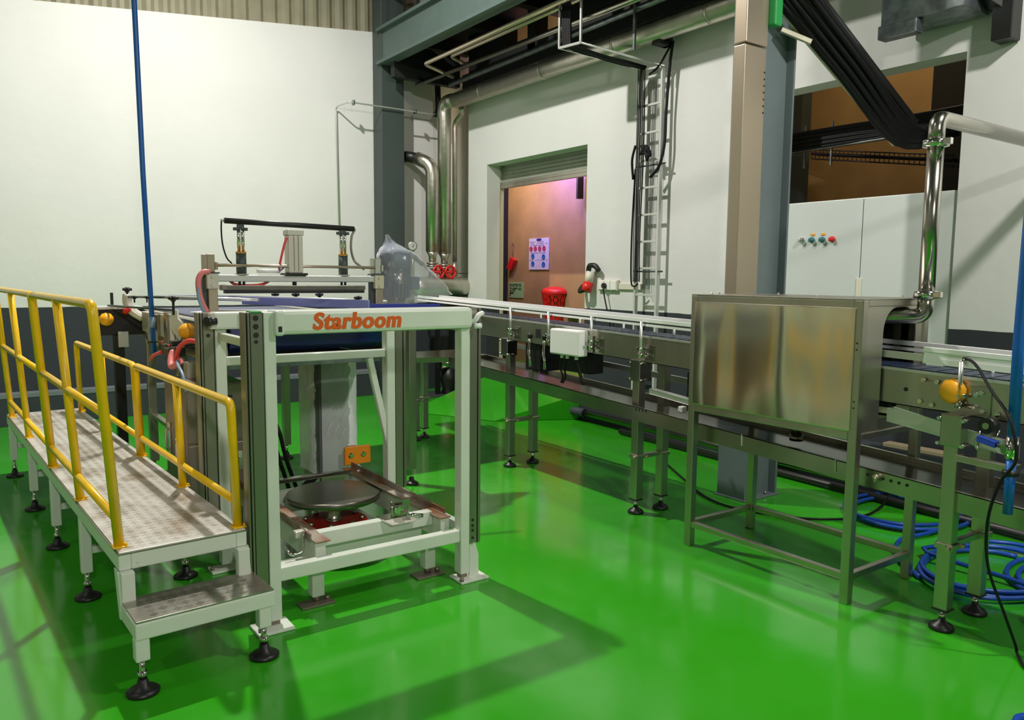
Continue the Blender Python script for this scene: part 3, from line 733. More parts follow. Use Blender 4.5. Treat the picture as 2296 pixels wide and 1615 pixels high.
def foot(b, x, y, h=.11, r=.052):
    b.cyl((x, y, .03), (x, y, h), .011, 10); b.lathe([(.02, .04), (.022, .055), (.012, .06)], (x, y, .03), seg=12)
def pad(x, y, r=.052):
    return MB().lathe([(r, 0), (r * 1.02, .009), (r * .80, .019), (.022, .028), (.018, .052), (.012, .056)], (x, y, .001), seg=24)
def leg(x, y, ztop, w_=.05, parent=None, m='mintold', zbot=.13):
    l = link('leg', MB().box(x - w_ / 2, x + w_ / 2, y - w_ / 2, y + w_ / 2, zbot, ztop, .005), m, parent)
    b = MB().cyl((x, y, .05), (x, y, zbot + .005), .011, 10).cyl((x, y, .062), (x, y, .085), .018, 8)
    link('levelling_stem', b, 'chrome', l)
    link('foot_pad', pad(x, y, .058), 'black', l)
    return l
for y in (.85, 1.73, 2.63, 3.70):
    leg(.025, y, ZP - .068, .048, wp); leg(W_ - .025, y, ZP - .068, .048, wp)
    link('cross_brace', MB().box(.05, W_ - .05, y - .018, y + .018, .22, .255, .003), 'mintold', wp)
# step at the front
st = link('step_frame', MB().box(-.004, W_ + .02, -.255, -.215, .215, .278, .005).box(-.004, .035, -.22, -.004, .215, .278, .004).box(W_ - .025, W_ + .02, -.22, -.004, .215, .278, .004).box(0, .05, -.035, .005, .24, ZP - .07, .004).box(W_ - .05, W_, -.035, .005, .24, ZP - .07, .004), 'mintold', wp)
link('tread', tread(MB().box(0, W_ + .016, -.25, 0, .278, .286, .001), .05, W_ - .03, -.235, -.02, .2862), 'stepmetal', st)
b = MB().prism([(-.006, .06, ZP - .07), (-.006, 0, ZP - .07), (-.006, -.03, .25), (-.006, -.02, .215), (-.006, .0, .215)], (.006, 0, 0))
link('gusset', b, 'mintold', st); b = MB()
b.prism([(W_, .06, ZP - .07), (W_, 0, ZP - .07), (W_, -.03, .25), (W_, -.02, .215), (W_, .0, .215)], (.006, 0, 0))
link('gusset', b, 'mintold', st)
leg(.02, -.225, .216, .05, wp); leg(W_ - .02, -.225, .216, .05, wp)

def rail_section(u0, u1, v0, v1, h, lows, mids, r=.0195, both=True):
    """one welded rail section: end posts bent into the top bar, mid post, cross bars, foot plates"""
    b = MB(); top = ZP + h; k = (u1 - u0)
    f = lambda v, z: (u0 + k * (z - ZP) / h, v, z)
    b.tube(roundpath([f(v0, ZP + .004), f(v0, top), f(v1, top), f(v1, ZP + .004)], .045, 6), r, 12)
    for z in lows: b.tube([f(v0, z), f(v1, z)], r * .9, 12)
    for v in mids: b.tube([f(v, ZP + .004), f(v, top)], r, 12)
    o = link('handrail', b, 'yellow', wp)
    for v in [v0, v1] + list(mids):
        q = MB().box(u0 - .028, u0 + .028, v - .03, v + .03, ZP + .004, ZP + .010, .002); q.cyl((u0 + .02, v - .02, ZP + .01), (u0 + .02, v - .02, ZP + .02), .006, 6)
        link('foot_plate', q, 'yellow', o)
    return o
rail_section(.022, -.035, .085, 1.70, .965, (.59, 1.01), (.905,))
rail_section(.022, -.035, 1.745, 3.63, .965, (.59, 1.01), (2.70,))
rail_section(W_ - .02, W_ - .035, .05, 1.70, .545, (.585,), (.86,))
rail_section(W_ - .02, W_ - .035, 1.745, 3.60, .545, (.585,), (2.66,))

# ============================================================ LIFTING MACHINE FRAME
mf = thing('machine_frame', 'tall pale green machine frame with orange lettering on its top beam', 'machine', (1.55, 3.7, 0))
def floor_plate(x0, x1, y0, y1, parent, boltx):
    q = link('floor_plate', MB().box(x0, x1, y0, y1, .001, .014, .003), 'mintold', parent)
    b = MB()
    for (bx, by) in boltx: b.cyl((bx, by, .014), (bx, by, .03), .011, 8)
    link('anchor_bolt', b, 'brown', q)
p1 = link('post', MB().box(1.036, 1.088, 3.27, 3.335, .035, 1.395, .005), 'mint', mf)
p2 = link('post', MB().box(2.012, 2.064, 3.27, 3.335, .035, 1.32, .005), 'mint', mf)
p3 = link('post', MB().box(1.045, 1.10, 4.08, 4.14, .035, 1.30, .005), 'mint', mf)
p4 = link('post', MB().box(2.0, 2.052, 4.07, 4.14, .035, 1.30, .005), 'mint', mf)
for p, bx in ((p1, ((.985, 3.28),)), (p2, ((2.14, 3.28),))): pass
floor_plate(.965, 1.125, 3.215, 3.345, p1, ((.985, 3.25),)); floor_plate(1.99, 2.155, 3.225, 3.35, p2, ((2.0, 3.24),))
floor_plate(.99, 1.13, 4.06, 4.16, p3, ((1.0, 4.1),)); floor_plate(1.98, 2.12, 4.06, 4.16, p4, ((2.1, 4.1),))
link('gusset', MB().prism([(2.07, 3.28, .014), (2.125, 3.28, .014), (2.125, 3.28, .12), (2.105, 3.28, .185), (2.07, 3.28, .165)], (0, .012, 0)), 'mint', mf)
for (x, y) in ((1.062, 3.30), (2.038, 3.30)): link('levelling_block', MB().box(x - .02, x + .02, y - .02, y + .02, .014, .04, .003), 'brown', mf)
# top front beam
tb = link('top_beam', MB().box(1.10, 2.066, 3.245, 3.36, 1.298, 1.403, .018), 'mint', mf)
ec = link('end_cap', MB().box(1.076, 1.118, 3.238, 3.362, 1.294, 1.404, .014), 'mint', tb)
link('slot', MB().box(1.088, 1.104, 3.2355, 3.24, 1.312, 1.336, .003), 'ink_black', ec)
# lettering: bold slanted letters drawn as strokes (x, y in letter units, cap height 1)
def lettering():
    cu = bpy.data.curves.new('lettering', 'FONT'); cu.body = 'Starboom'; cu.size = .112; cu.shear = .16; cu.offset = .0030; cu.extrude = .0009
    cu.space_character = 1.09; cu.resolution_u = 6
    ob = bpy.data.objects.new('lettering_tmp', cu); C.objects.link(ob)
    dg = bpy.context.evaluated_depsgraph_get()
    me = bpy.data.meshes.new_from_object(ob.evaluated_get(dg))
    bpy.data.objects.remove(ob)
    xs = [v.co.x for v in me.vertices]; ys = [v.co.y for v in me.vertices]
    x0, x1, y0, y1 = min(xs), max(xs), min(ys), max(ys)
    sx = .425 / (x1 - x0); sz = .076 / (y1 - y0)
    b = MB()
    for dx in (-.0024, -.0012, 0, .0012, .0024):
        n0 = len(b.bm.verts); b.bm.from_mesh(me); b.bm.verts.ensure_lookup_table()
        for v in b.bm.verts[n0:]:
            p = v.co.copy(); v.co = Vector((1.2425 + dx + (p.x - x0) * sx, 3.2442 - p.z - (dx + .0024) * .12, 1.316 + (p.y - y0) * sz))
    bpy.data.meshes.remove(me)
    return b
link('lettering', lettering(), 'orangetxt', tb)
# rear beam
rb = link('rear_top_beam', MB().box(1.035, 2.05, 4.05, 4.16, 1.275, 1.362, .012), 'mint', mf)
link('end_plate', MB().box(1.16, 1.19, 4.03, 4.05, 1.275, 1.36, .004), 'cream', rb)
b = MB()
for k in range(5): b.box(1.012 + k * .0, 1.034, 4.03 + k * .02, 4.04 + k * .02, 1.28, 1.358, 0)
link('vent_fins', b, 'cyl', rb)
link('clamp_knob', MB().cyl((1.005, 4.02, 1.32), (1.04, 4.02, 1.32), .018, 12).cyl((.985, 4.0, 1.32), (1.005, 4.01, 1.32), .024, 12), 'black', rb)
b = MB().box(1.20, 1.225, 4.06, 4.14, 1.30, 1.345, .003).cyl((1.21, 4.06, 1.30), (1.21, 4.03, 1.30), .016, 8)
link('side_bracket', b, 'alu', rb)
# cross members
br = link('bottom_rail', MB().box(1.088, 2.012, 3.278, 3.33, .205, .268, .006), 'mint', mf)
link('mid_rail', MB().box(1.10, 2.0, 4.085, 4.13, 1.085, 1.13, .005), 'mint', mf)
link('side_rail', MB().box(1.045, 1.085, 3.335, 4.08, .25, .30, .005), 'mint', mf)
link('side_rail', MB().box(2.020, 2.055, 3.335, 4.07, .25, .30, .005), 'mint', mf)
link('side_top_rail', MB().box(1.05, 1.085, 3.36, 4.06, 1.22, 1.26, .004), 'mint', mf)
link('brace', MB().bar((1.90, 4.10, 1.085), (2.02, 4.10, .56), .035, .035), 'mint', mf)
# stainless guide channels with folded lips
def channel(x0, x1, y0, y1, z0, z1, lip, side):
    b = MB(); t = .004
    b.box(x0, x1, y0, y0 + t, z0, z1, .001)
    b.box(x0, x0 + t, y0, y1, z0, z1, .001).box(x1 - t, x1, y0, y1, z0, z1, .001)
    xx = x0 if side < 0 else x1
    for k in range(2):
        q = xx + side * (.006 + .012 * k)
        b.box(q - .004, q + .004, y0 - .004 + .008 * k, y1, z0, z1, .001)
    return b
ch = link('guide_channel', channel(.978, 1.034, 3.27, 3.34, .12, 1.395, 1, -1), 'chan', mf)
b = MB()
for k, (z, r) in enumerate(((1.372, .0115), (1.336, .0115), (1.300, .0115), (1.272, .008))):
    b.lathe([(r, 0), (r, .002)], (1.003, 3.2695, z), (0, -1, 0), 14)
link('slots', b, 'ink_black', ch)
link('edge_tape', MB().box(.985, 1.028, 3.265, 3.34, 1.393, 1.400, .001), 'green', ch)
ch = link('guide_channel', channel(2.068, 2.122, 3.29, 3.35, .18, 1.398, 1, 1), 'chan', mf)
b = MB()
for z in (.21, .25, .275, .305): b.lathe([(.007, 0), (.007, .002)], (2.095, 3.2895, z), (0, -1, 0), 10)
link('slots', b, 'ink_black', ch)
ch = link('guide_channel', channel(.985, 1.040, 4.08, 4.15, .30, 1.36, 1, -1), 'chan', mf)
link('slots', MB().lathe([(.010, 0), (.010, .002)], (1.012, 4.0795, 1.245), (0, -1, 0), 10), 'ink_black', ch)
link('guide_channel', channel(2.056, 2.108, 4.08, 4.15, .295, 1.27, 1, 1), 'chan', mf)
q = link('pipe_end', MB().tube(smoothpath([(2.066, 3.30, 1.325), (2.085, 3.262, 1.335), (2.10, 3.25, 1.362), (2.13, 3.262, 1.372)], 5), .013, 10).cyl((2.075, 3.25, 1.31), (2.11, 3.24, 1.31), .014, 12), 'white', mf)

# ============================================================ TURNTABLE STAND inside the frame
tt = thing('turntable_stand', 'low pale green stand with round steel turntable and red flange', 'turntable', (1.65, 4.0, 0))
DC = (1.685, 4.13)
link('turntable_disc', MB().lathe([(.256, .283), (.263, .287), (.263, .316), (.260, .320)], (*DC, 0), seg=64), 'disc', tt)
link('spindle', MB().lathe([(.050, .158), (.044, .165), (.035, .175), (.035, .268), (.055, .272), (.055, .284)], (*DC, 0)), 'steel', tt)
fl = link('flange', MB().lathe([(.186, .132), (.190, .135), (.190, .153), (.186, .156)], (*DC, 0), seg=40), 'red', tt)
for k in range(8):
    a = k * math.pi / 4 + .3; link('flange_bolt', MB().cyl((DC[0] + .158 * math.cos(a), DC[1] + .158 * math.sin(a), .156), (DC[0] + .158 * math.cos(a), DC[1] + .158 * math.sin(a), .178), .014, 8), 'steel', fl)
link('red_column', MB().lathe([(.068, .001), (.068, .132)], (*DC, 0)), 'red', tt)
for x0 in (1.278, 1.945):
    link('side_beam', MB().box(x0, x0 + .052, 3.36, 4.58, .205, .322, .005), 'mint', tt)
for y, z in ((3.47, .338), (4.42, .29)): link('cross_beam', MB().box(1.33, 1.945, y - .028, y + .028, z - .072, z, .005), 'mint', tt)
link('cross_beam', MB().box(1.33, 1.945, 4.30, 4.34, .19, .24, .004), 'mint', tt)
link('cross_beam', MB().box(1.33, 1.945, 3.56, 3.61, .16, .225, .004), 'mint', tt)
link('flange_plate', MB().box(1.40, 1.93, 3.88, 4.36, .112, .131, .003), 'mint', tt)
def strip(x0, x1, sgn):
    b = MB(); b.box(x0, x1, 3.34, 4.58, .323, .330, .001)
    xe = x0 if sgn < 0 else x1
    b.bar((xe, 3.40, .336), (xe, 4.58, .344), .006, .034)
    return b
link('guide_strip', strip(1.272, 1.345, -1), 'rust', tt)
link('guide_strip', strip(1.928, 1.994, 1), 'rust', tt)
link('rear_strip', MB().box(1.22, 1.94, 4.46, 4.50, .32, .345, .003), 'steelm', tt)
for (x, y) in ((1.31, 3.44), (1.925, 3.46), (1.31, 4.48), (1.925, 4.48)):
    l = link('leg', MB().box(x - .03, x + .03, y - .03, y + .03, .038, .206, .004), 'mint', tt)
    link('stem', MB().cyl((x, y, .01), (x, y, .042), .017, 10), 'brown', l)
    link('floor_plate', MB().box(x - .09, x + .07, y - .06, y + .03, .001, .010, .002).cyl((x + .05, y - .01, .01), (x + .05, y - .01, .028), .013, 8), 'brown', l)
cl = link('toggle_clamp', MB().box(1.66, 1.81, 3.43, 3.51, .339, .345, .002).box(1.71, 1.80, 3.44, 3.456, .345, .40, .004).box(1.725, 1.83, 3.475, 3.483, .345, .415, .004), 'steelm', tt)
b = MB().cyl((1.742, 3.425, .378), (1.742, 3.49, .378), .018, 12).cyl((1.77, 3.40, .36), (1.855, 3.385, .345), .011, 10)
link('clamp_pin', b, 'chrome', cl)
link('clamp_plate', MB().prism([(1.65, 3.435, .338), (1.69, 3.395, .318), (1.825, 3.395, .318), (1.825, 3.44, .338)], (0, 0, .006)), 'cyl', cl)
h = link('pull_handle', MB().tube(roundpath([(1.262, 3.50, .325), (1.258, 3.455, .355), (1.252, 3.44, .262), (1.195, 3.45, .248), (1.172, 3.47, .295)], .02, 4), .007, 8), 'chrome', tt)
link('hook_bracket', MB().box(1.225, 1.290, 3.47, 3.51, .318, .352, .006), 'cyl', h)
link('short_stub', MB().box(1.10, 1.278, 3.43, 3.49, .17, .225, .006), 'mint', tt)
rp = link('reflector_plate', MB().box(1.955, 2.138, 4.60, 4.617, .338, .458, .005), 'amber', tt)
b = MB()
for x in (2.0, 2.085): b.lathe([(.018, 0), (.018, .004), (.011, .005), (.011, .011)], (x, 4.60, .40), (0, -1, 0), 12)
link('screws', b, 'chrome', rp)
link('bracket', MB().box(1.985, 2.045, 4.62, 4.636, .23, .47, .003), 'alu', rp)
link('bracket_foot', MB().box(1.94, 2.045, 4.56, 4.636, .21, .23, .003), 'alu', rp)
link('sensor_cable', MB().tube(smoothpath([(2.045, 4.60, .335), (2.06, 4.57, .315), (2.045, 4.51, .32), (1.98, 4.45, .335)], 5), .0065, 6), 'white', rp)

# film-wrapped box column behind the turntable
o = thing('wrapped_control_box', 'upright grey metal box wrapped in clear film behind the turntable', 'box', (2.03, 5.07, 0))
link('casing', MB().box(1.908, 2.162, 4.90, 5.25, .20, .995, .006), 'boxshade', o)
link('door', MB().box(1.922, 2.150, 4.892, 4.90, .22, .98, .003), 'boxlit', o)
b = MB(); rows = []
for i in range(15):
    z = .21 + .78 * i / 14; row = []
    per = [(1.902, 5.26), (1.900, 5.08), (1.900, 4.885), (1.99, 4.884), (2.08, 4.884), (2.168, 4.884), (2.168, 4.99)]
    for (x, y) in per: row.append((x + random.uniform(-.004, .001), y + random.uniform(-.006, 0), z))
    rows.append(row)
b.grid(rows)
link('plastic_film', b, 'film', o)
b = MB()
for z in (.93, .97, .62, .50):
    for k in range(3): b.tube([(1.94 + .05 * k + (z - .5) * .1, 4.879, z - .02 * k), (1.985 + .05 * k + (z - .5) * .1, 4.877, z + .07 - .02 * k)], .0014, 4)
link('film_creases', b, 'white', o)
for k in (0, 1): link('power_cable', MB().tube(smoothpath([(1.50 + .045 * k, 4.90, 1.02), (1.53 + .045 * k, 4.86, .70), (1.565 + .045 * k, 4.81, .55), (1.59 + .045 * k, 4.80, .42), (1.625 + .045 * k, 4.80, .30), (1.70 + .045 * k, 4.86, .12), (1.80, 4.98 + .05 * k, .10), (1.92, 5.0 + .05 * k, .18)], 5), .013, 8), 'cable', o)
for y in (4.93, 5.22): link('stand_frame', MB().box(1.92, 2.15, y - .02, y + .02, .15, .199, .004).box(1.92, 1.96, y - .019, y + .019, 0.001, .15, .003).box(2.11, 2.15, y - .019, y + .019, 0.001, .15, .003), 'steel', o)

# vented control cabinet left of the frame
o = thing('vented_cabinet', 'taupe metal control cabinet with vent slots and latches behind left rail', 'cabinet', (1.14, 4.75, 0))
link('casing', MB().box(.995, 1.33, 4.56, 5.10, .22, .935, .008), 'brown', o)
d = link('door', MB().box(1.005, 1.32, 4.55, 4.56, .60, .925, .003), 'brown', o)
b = MB()
for k in range(8): b.box(1.15, 1.25, 4.543, 4.55, .655 + k * .028, .667 + k * .028, .002)
link('vent_slots', b, 'ink_black', d)
d = link('door', MB().box(1.005, 1.32, 4.55, 4.56, .23, .585, .003), 'brown', o)
link('latch', MB().tube(roundpath([(1.235, 4.535, .50), (1.28, 4.53, .50), (1.28, 4.53, .44), (1.235, 4.535, .44), (1.235, 4.535, .50)], .012, 3), .007, 6).box(1.24, 1.30, 4.54, 4.55, .42, .53, .004), 'chrome', d)
for y in (4.7, 4.98): link('side_latch', MB().tube(roundpath([(.985, y, .62), (.97, y, .62), (.97, y, .5), (.985, y, .5)], .012, 3), .007, 6).box(.985, .995, y - .03, y + .03, .45, .66, .003), 'chrome', o)
b = MB()
for (x, y) in ((1.02, 4.6), (1.30, 4.6), (1.02, 5.05), (1.30, 5.05)): b.box(x - .02, x + .02, y - .02, y + .02, 0, .22, .003)
link('legs', b, 'steel', o)

# ============================================================ INFEED TABLE with blue belt (behind the machine)
it = thing('infeed_conveyor', 'stainless infeed table with blue belt and lavender guide behind the machine', 'conveyor', (1.7, 5.5, 0))
b = MB()
prof = [(4.37, 1.165), (4.345, 1.22), (4.37, 1.275), (4.42, 1.292)]
poly = [(1.20, 4.42, 1.292), (1.20, 4.36, 1.27), (1.20, 4.335, 1.22), (1.20, 4.36, 1.15), (1.20, 4.42, 1.12), (1.20, 6.5, 1.12), (1.20, 6.5, 1.292)]
b.prism(poly, (.95, 0, 0)); link('belt', b, 'belt', it)
link('side_panel', MB().box(1.145, 1.195, 4.40, 6.75, 1.05, 1.282, .004), 'steel', it)
link('side_panel', MB().box(2.155, 2.235, 4.40, 6.5, 1.05, 1.30, .004), 'steel', it)
link('cross_pan', MB().box(1.20, 2.15, 4.45, 6.4, 1.02, 1.05, .003), 'galv', it)
for (x, y) in ((1.17, 5.41), (1.16, 6.40), (2.2, 5.45), (2.2, 6.4)):
    l = link('leg', MB().box(x - .03, x + .03, y - .03, y + .03, .12, 1.06, .004), 'steel', it)
    link('foot_pad', pad(x, y), 'black', l); link('levelling_stem', MB().cyl((x, y, .05), (x, y, .125), .011, 8), 'chrome', l)
link('leg_brace', MB().box(1.15, 1.19, 5.44, 6.37, .46, .49, .003), 'steel', it)
# guide boards on the belt
def board(a, c, z0, z1, m, name, t=.014): return link(name, MB().bar((a[0], a[1], (z0 + z1) / 2), (c[0], c[1], (z0 + z1) / 2), t, z1 - z0, bev=.002), m, it)
board((1.60, 5.50), (2.09, 4.50), 1.348, 1.402, 'lav', 'lavender_guide')
board((1.185, 5.82), (1.604, 5.51), 1.375, 1.410, 'lavp', 'pale_guide')
board((2.10, 4.50), (2.52, 4.36), 1.352, 1.378, 'navy', 'navy_guide')
b = MB().tube([(1.12, 5.9, 1.395), (1.62, 5.2, 1.385)], .013, 10).tube([(1.25, 4.9, 1.33), (1.95, 4.62, 1.325)], .012, 8).tube([(1.66, 5.70, 1.398), (2.32, 4.72, 1.385)], .010, 8)
b.bar((1.25, 5.0, 1.31), (1.85, 4.5, 1.31), .06, .008); link('guide_rods', b, 'alu', it)
link('belt_cover', MB().bar((1.25, 5.35, 1.305), (1.75, 4.85, 1.305), .12, .012), 'white', it)
def star_knob(x, y, z, parent, s=1.0, stem=.06):
    b = MB()
    b.cyl((x, y, z - stem), (x, y, z), .006 * s, 8).lathe([(.010 * s, -.012 * s), (.014 * s, 0), (.014 * s, .012 * s), (.008 * s, .016 * s)], (x, y, z), seg=12)
    for k in range(5):
        a = 2 * math.pi * k / 5; b.lathe([(.004 * s, -.004 * s), (.009 * s, 0), (.009 * s, .009 * s), (.004 * s, .012 * s)], (x + .016 * s * math.cos(a), y + .016 * s * math.sin(a), z), seg=10)
    return link('star_knob', b, 'black', parent)
for p in ((1.864, 5.6, 1.408), (1.944, 5.4, 1.412), (2.041, 5.2, 1.416), (2.196, 4.9, 1.400)): star_knob(*p, it, 1.15)
star_knob(1.086, 5.2, 1.397, it, 1.3, .10); star_knob(.865, 5.2, 1.408, it, .8, .03); star_knob(.935, 5.2, 1.408, it, .7, .03)
# left side brackets, white blade, caps, hoses
link('white_blade', MB().prism([(1.115, 5.42, 1.325), (1.115, 5.24, 1.325), (1.115, 5.23, 1.275), (1.115, 5.09, 1.245), (1.115, 5.11, 1.175), (1.115, 5.20, 1.13), (1.115, 5.43, 1.20)], (.008, 0, 0)), 'white', it)
def shaft_cap(c, ax, m, parent, s=1.0):
    return link('yellow_cap', MB().lathe([(.046 * s, 0), (.046 * s, .018 * s), (.040 * s, .040 * s), (.022 * s, .058 * s), (.004 * s, .060 * s)], c, ax, 10), m, parent)
shaft_cap((1.143, 5.02, 1.205), (-1, -.1, 0), 'yellowcap', it, 1.15)
for q in ((1.12, 1.145, 4.7, 5.3, 1.10, 1.28), (1.10, 1.145, 5.52, 5.58, .98, 1.30), (1.11, 1.145, 5.85, 6.05, 1.02, 1.27)): link('side_bracket', MB().box(*q, .003), 'steelm', it)
b = MB()
for y in (5.65, 5.75): b.box(1.135, 1.146, y - .02, y + .02, 1.15, 1.24, .002)
link('side_slots', b, 'ink_black', it)
for q, mm in (((1.128, 1.144, 5.62, 5.84, 1.12, 1.275), 'alu'), ((1.10, 1.144, 6.10, 6.34, 1.13, 1.275), 'alu'), ((1.12, 1.144, 5.46, 5.51, 1.06, 1.29), 'white')): link('hanger_plate', MB().box(*q, .003), mm, it)
link('hanger_plate', MB().prism([(1.12, 6.34, 1.13), (1.12, 6.10, 1.13), (1.12, 5.95, 1.05), (1.12, 5.95, 1.02), (1.12, 6.2, 1.06)], (.02, 0, 0)), 'alu', it)
# far drive unit on the left end
link('drive_plate', MB().box(.83, 1.15, 6.52, 6.62, 1.09, 1.29, .004), 'blackp', it)
link('drive_cover', MB().box(.80, 1.14, 6.50, 6.75, 1.285, 1.305, .003), 'alu', it)
shaft_cap((.887, 6.51, 1.212), (-.25, -1, 0), 'yellowcap', it, 1.1)
link('curved_bracket', MB().tube(smoothpath([(1.03, 6.48, 1.40), (1.03, 6.48, 1.33), (1.06, 6.47, 1.27), (1.13, 6.45, 1.22)], 5), .034, 12), 'cyl', it)
star_knob(1.03, 6.48, 1.43, it, 1.4, .04)
link('rod_post', MB().box(.925, .945, 6.55, 6.57, 1.30, 1.41, .002), 'blackp', it)
b = MB().tube([(1.03, 6.48, 1.38), (1.10, 5.55, 1.40)], .008, 8).tube([(.9, 6.5, 1.315), (1.10, 5.3, 1.325)], .008, 8); link('long_rods', b, 'coldark', it)
link('red_grip', MB().cyl((1.00, 6.44, 1.26), (1.03, 6.42, 1.30), .02, 10), 'redp', it)
b = MB().box(.93, 1.0, 6.50, 6.58, .12, 1.09, .004); l = link('leg', b, 'blackp', it); link('foot_pad', pad(.965, 6.54), 'black', l)
b = MB().box(.955, 1.025, 6.46, 6.50, 1.0, 1.12, .004); link('bearing_block', b, 'alu', it)
b = MB().box(1.03, 1.09, 4.93, 5.06, 1.06, 1.12, .008).box(1.03, 1.10, 5.2, 5.33, 1.055, 1.115, .008).box(1.02, 1.08, 5.06, 5.2, 1.05, 1.10, .006).box(1.03, 1.09, 5.0, 5.08, 1.12, 1.15, .004)
link('air_valve_block', b, 'blackp', it)
link('valve_label', MB().box(1.025, 1.031, 5.06, 5.12, 1.112, 1.122, 0).box(1.025, 1.029, 5.24, 5.30, 1.115, 1.13, 0), 'redp', it)
b = MB().tube(smoothpath([(1.04, 5.60, 1.0), (1.0, 5.52, .99), (1.0, 5.40, 1.03), (1.03, 5.3, 1.06)], 5), .012, 8)
b.tube(smoothpath([(1.10, 4.66, 1.165), (1.06, 4.72, 1.17), (1.03, 4.80, 1.13), (1.02, 4.86, 1.06), (1.03, 4.90, 1.03)], 5), .014, 8)
link('red_hose', b, 'redhose', it)
link('taped_hose', MB().tube(smoothpath([(1.03, 4.98, 1.09), (1.01, 4.95, 1.05), (1.0, 4.90, 1.01), (1.01, 4.84, 1.02), (1.03, 4.80, 1.05)], 5), .020, 8), 'pinkhose', it)
link('pale_hose', MB().tube(smoothpath([(1.02, 4.82, 1.05), (1.0, 4.72, 1.03), (1.0, 4.62, .99), (1.0, 4.54, .90)], 5), .009, 8), 'bluehosel', it)
b = MB().box(1.08, 1.14, 4.86, 4.96, .74, 1.03, .004); link('regulator_bracket', b, 'cyl', it)
# bed plate for the motor on the right
link('motor_bed', MB().box(2.235, 2.75, 4.72, 5.15, 1.27, 1.335, .005), 'steel', it)
l = link('leg', MB().box(2.66, 2.72, 5.05, 5.11, .12, 1.27, .004), 'steel', it); link('foot_pad', pad(2.69, 5.08), 'black', l)
link('transfer_plate', MB().box(2.235, 3.55, 5.55, 6.45, 1.20, 1.262, .005), 'steel', it)

# ============================================================ PRESS GANTRY on the table
pg = thing('press_gantry', 'stainless press gantry with black-topped cylinders standing on the infeed table', 'gantry', (1.7, 4.65, 1.30))
YG = 4.65
for x0, m in ((1.148, 'copper'), (2.186, 'copper')):
    q = link('post', MB().box(x0 + .008, x0 + .060, YG - .03, YG + .03, 1.30, 1.52, .004), m, pg)
    link('post_backing', MB().box(x0 - .018, x0 + .008, YG - .01, YG + .03, 1.30, 1.55, .003), 'coldark', q)
    link('clamp_bracket', MB().box(x0 - .002, x0 + .062, YG - .042, YG + .034, 1.47, 1.56, .005).cyl((x0 + .03, YG - .042, 1.49), (x0 + .03, YG - .048, 1.49), .010, 10).cyl((x0 + .03, YG - .042, 1.54), (x0 + .03, YG - .048, 1.54), .010, 10), 'cyl' if x0 < 2 else 'cream', q)
    link('adjuster_plate', MB().box(x0 - .02, x0 + .07, YG - .045, YG + .035, 1.558, 1.566, .002), 'coldark', q)
    link('upper_post', MB().box(x0 + .008, x0 + .05, YG - .02, YG + .02, 1.566, 1.668, .003).box(x0 - .018, x0 + .002, YG - .015, YG + .015, 1.566, 1.665, .002).box(x0 + .05, x0 + .066, YG - .025, YG - .005, 1.58, 1.625, .003), 'chrome' if x0 > 2 else 'copper', q)
link('main_beam', MB().box(1.21, 2.20, YG - .03, YG + .03, 1.512, 1.552, .005), 'alu', pg)
link('tie_rod', MB().tube([(1.21, YG - .03, 1.606), (2.19, YG - .03, 1.606)], .0095, 10), 'copper', pg)
pp = link('press_bar', MB().box(1.235, 2.125, YG - .025, YG + .025, 1.462, 1.492, .004), 'disc', pg)
link('rubber_strip', MB().box(1.25, 2.12, YG - .022, YG + .022, 1.444, 1.462, .003), 'black', pp)
link('end_block', MB().box(1.228, 1.262, YG - .03, YG + .03, 1.462, 1.494, .005), 'brown', pp)
tb_ = link('top_bar', MB().tube([(1.262, YG, 1.862), (2.06, YG, 1.848)], .0165, 12), 'black', pg)
link('end_nut', MB().cyl((1.243, YG, 1.864), (1.262, YG, 1.864), .009, 8).cyl((2.06, YG, 1.848), (2.07, YG, 1.848), .008, 8), 'cyl', tb_)
for x in (1.352, 1.985):
    q = link('guide_cylinder', MB().cyl((x, YG, 1.552), (x, YG, 1.675), .029, 18), 'coldark', pg)
    link('brass_ring', MB().cyl((x, YG, 1.675), (x, YG, 1.687), .030, 18), 'ring', q)
    link('twin_rods', MB().cyl((x - .011, YG, 1.687), (x - .011, YG, 1.85), .010, 12).cyl((x + .012, YG, 1.687), (x + .012, YG, 1.85), .010, 12), 'chrome', q)
    link('rod_clamp', MB().box(x - .040, x - .018, YG - .012, YG + .012, 1.808, 1.826, .003).box(x + .018, x + .040, YG - .012, YG + .012, 1.808, 1.826, .003).box(x - .02, x + .02, YG - .010, YG + .010, 1.815, 1.845, .003), 'coldark', q)
    link('base_collar', MB().cyl((x, YG, 1.552), (x, YG, 1.558), .042, 18), 'cyl', q)
    link('lower_rods', MB().cyl((x - .012, YG, 1.49), (x - .012, YG, 1.512), .008, 8).cyl((x + .012, YG, 1.49), (x + .012, YG, 1.512), .008, 8), 'black', q)
q = link('centre_cylinder', MB().box(1.622, 1.712, YG - .04, YG + .04, 1.565, 1.79, .007), 'cyl', pg)
link('cylinder_cap', MB().box(1.617, 1.717, YG - .045, YG + .045, 1.79, 1.825, .006), 'cyl', q)
b = MB()
for x in (1.655, 1.682): b.box(x - .002, x + .002, YG - .042, YG - .039, 1.58, 1.79, 0)
link('body_grooves', b, 'brown', q)
link('base_flange', MB().box(1.60, 1.735, YG - .055, YG + .055, 1.552, 1.566, .003), 'black', q)
link('piston_rod', MB().cyl((1.668, YG, 1.49), (1.668, YG, 1.512), .013, 10), 'black', q)
link('silencer_tube', MB().cyl((1.44, YG - .01, 1.575), (1.565, YG - .01, 1.575), .012, 12), 'white', pg)
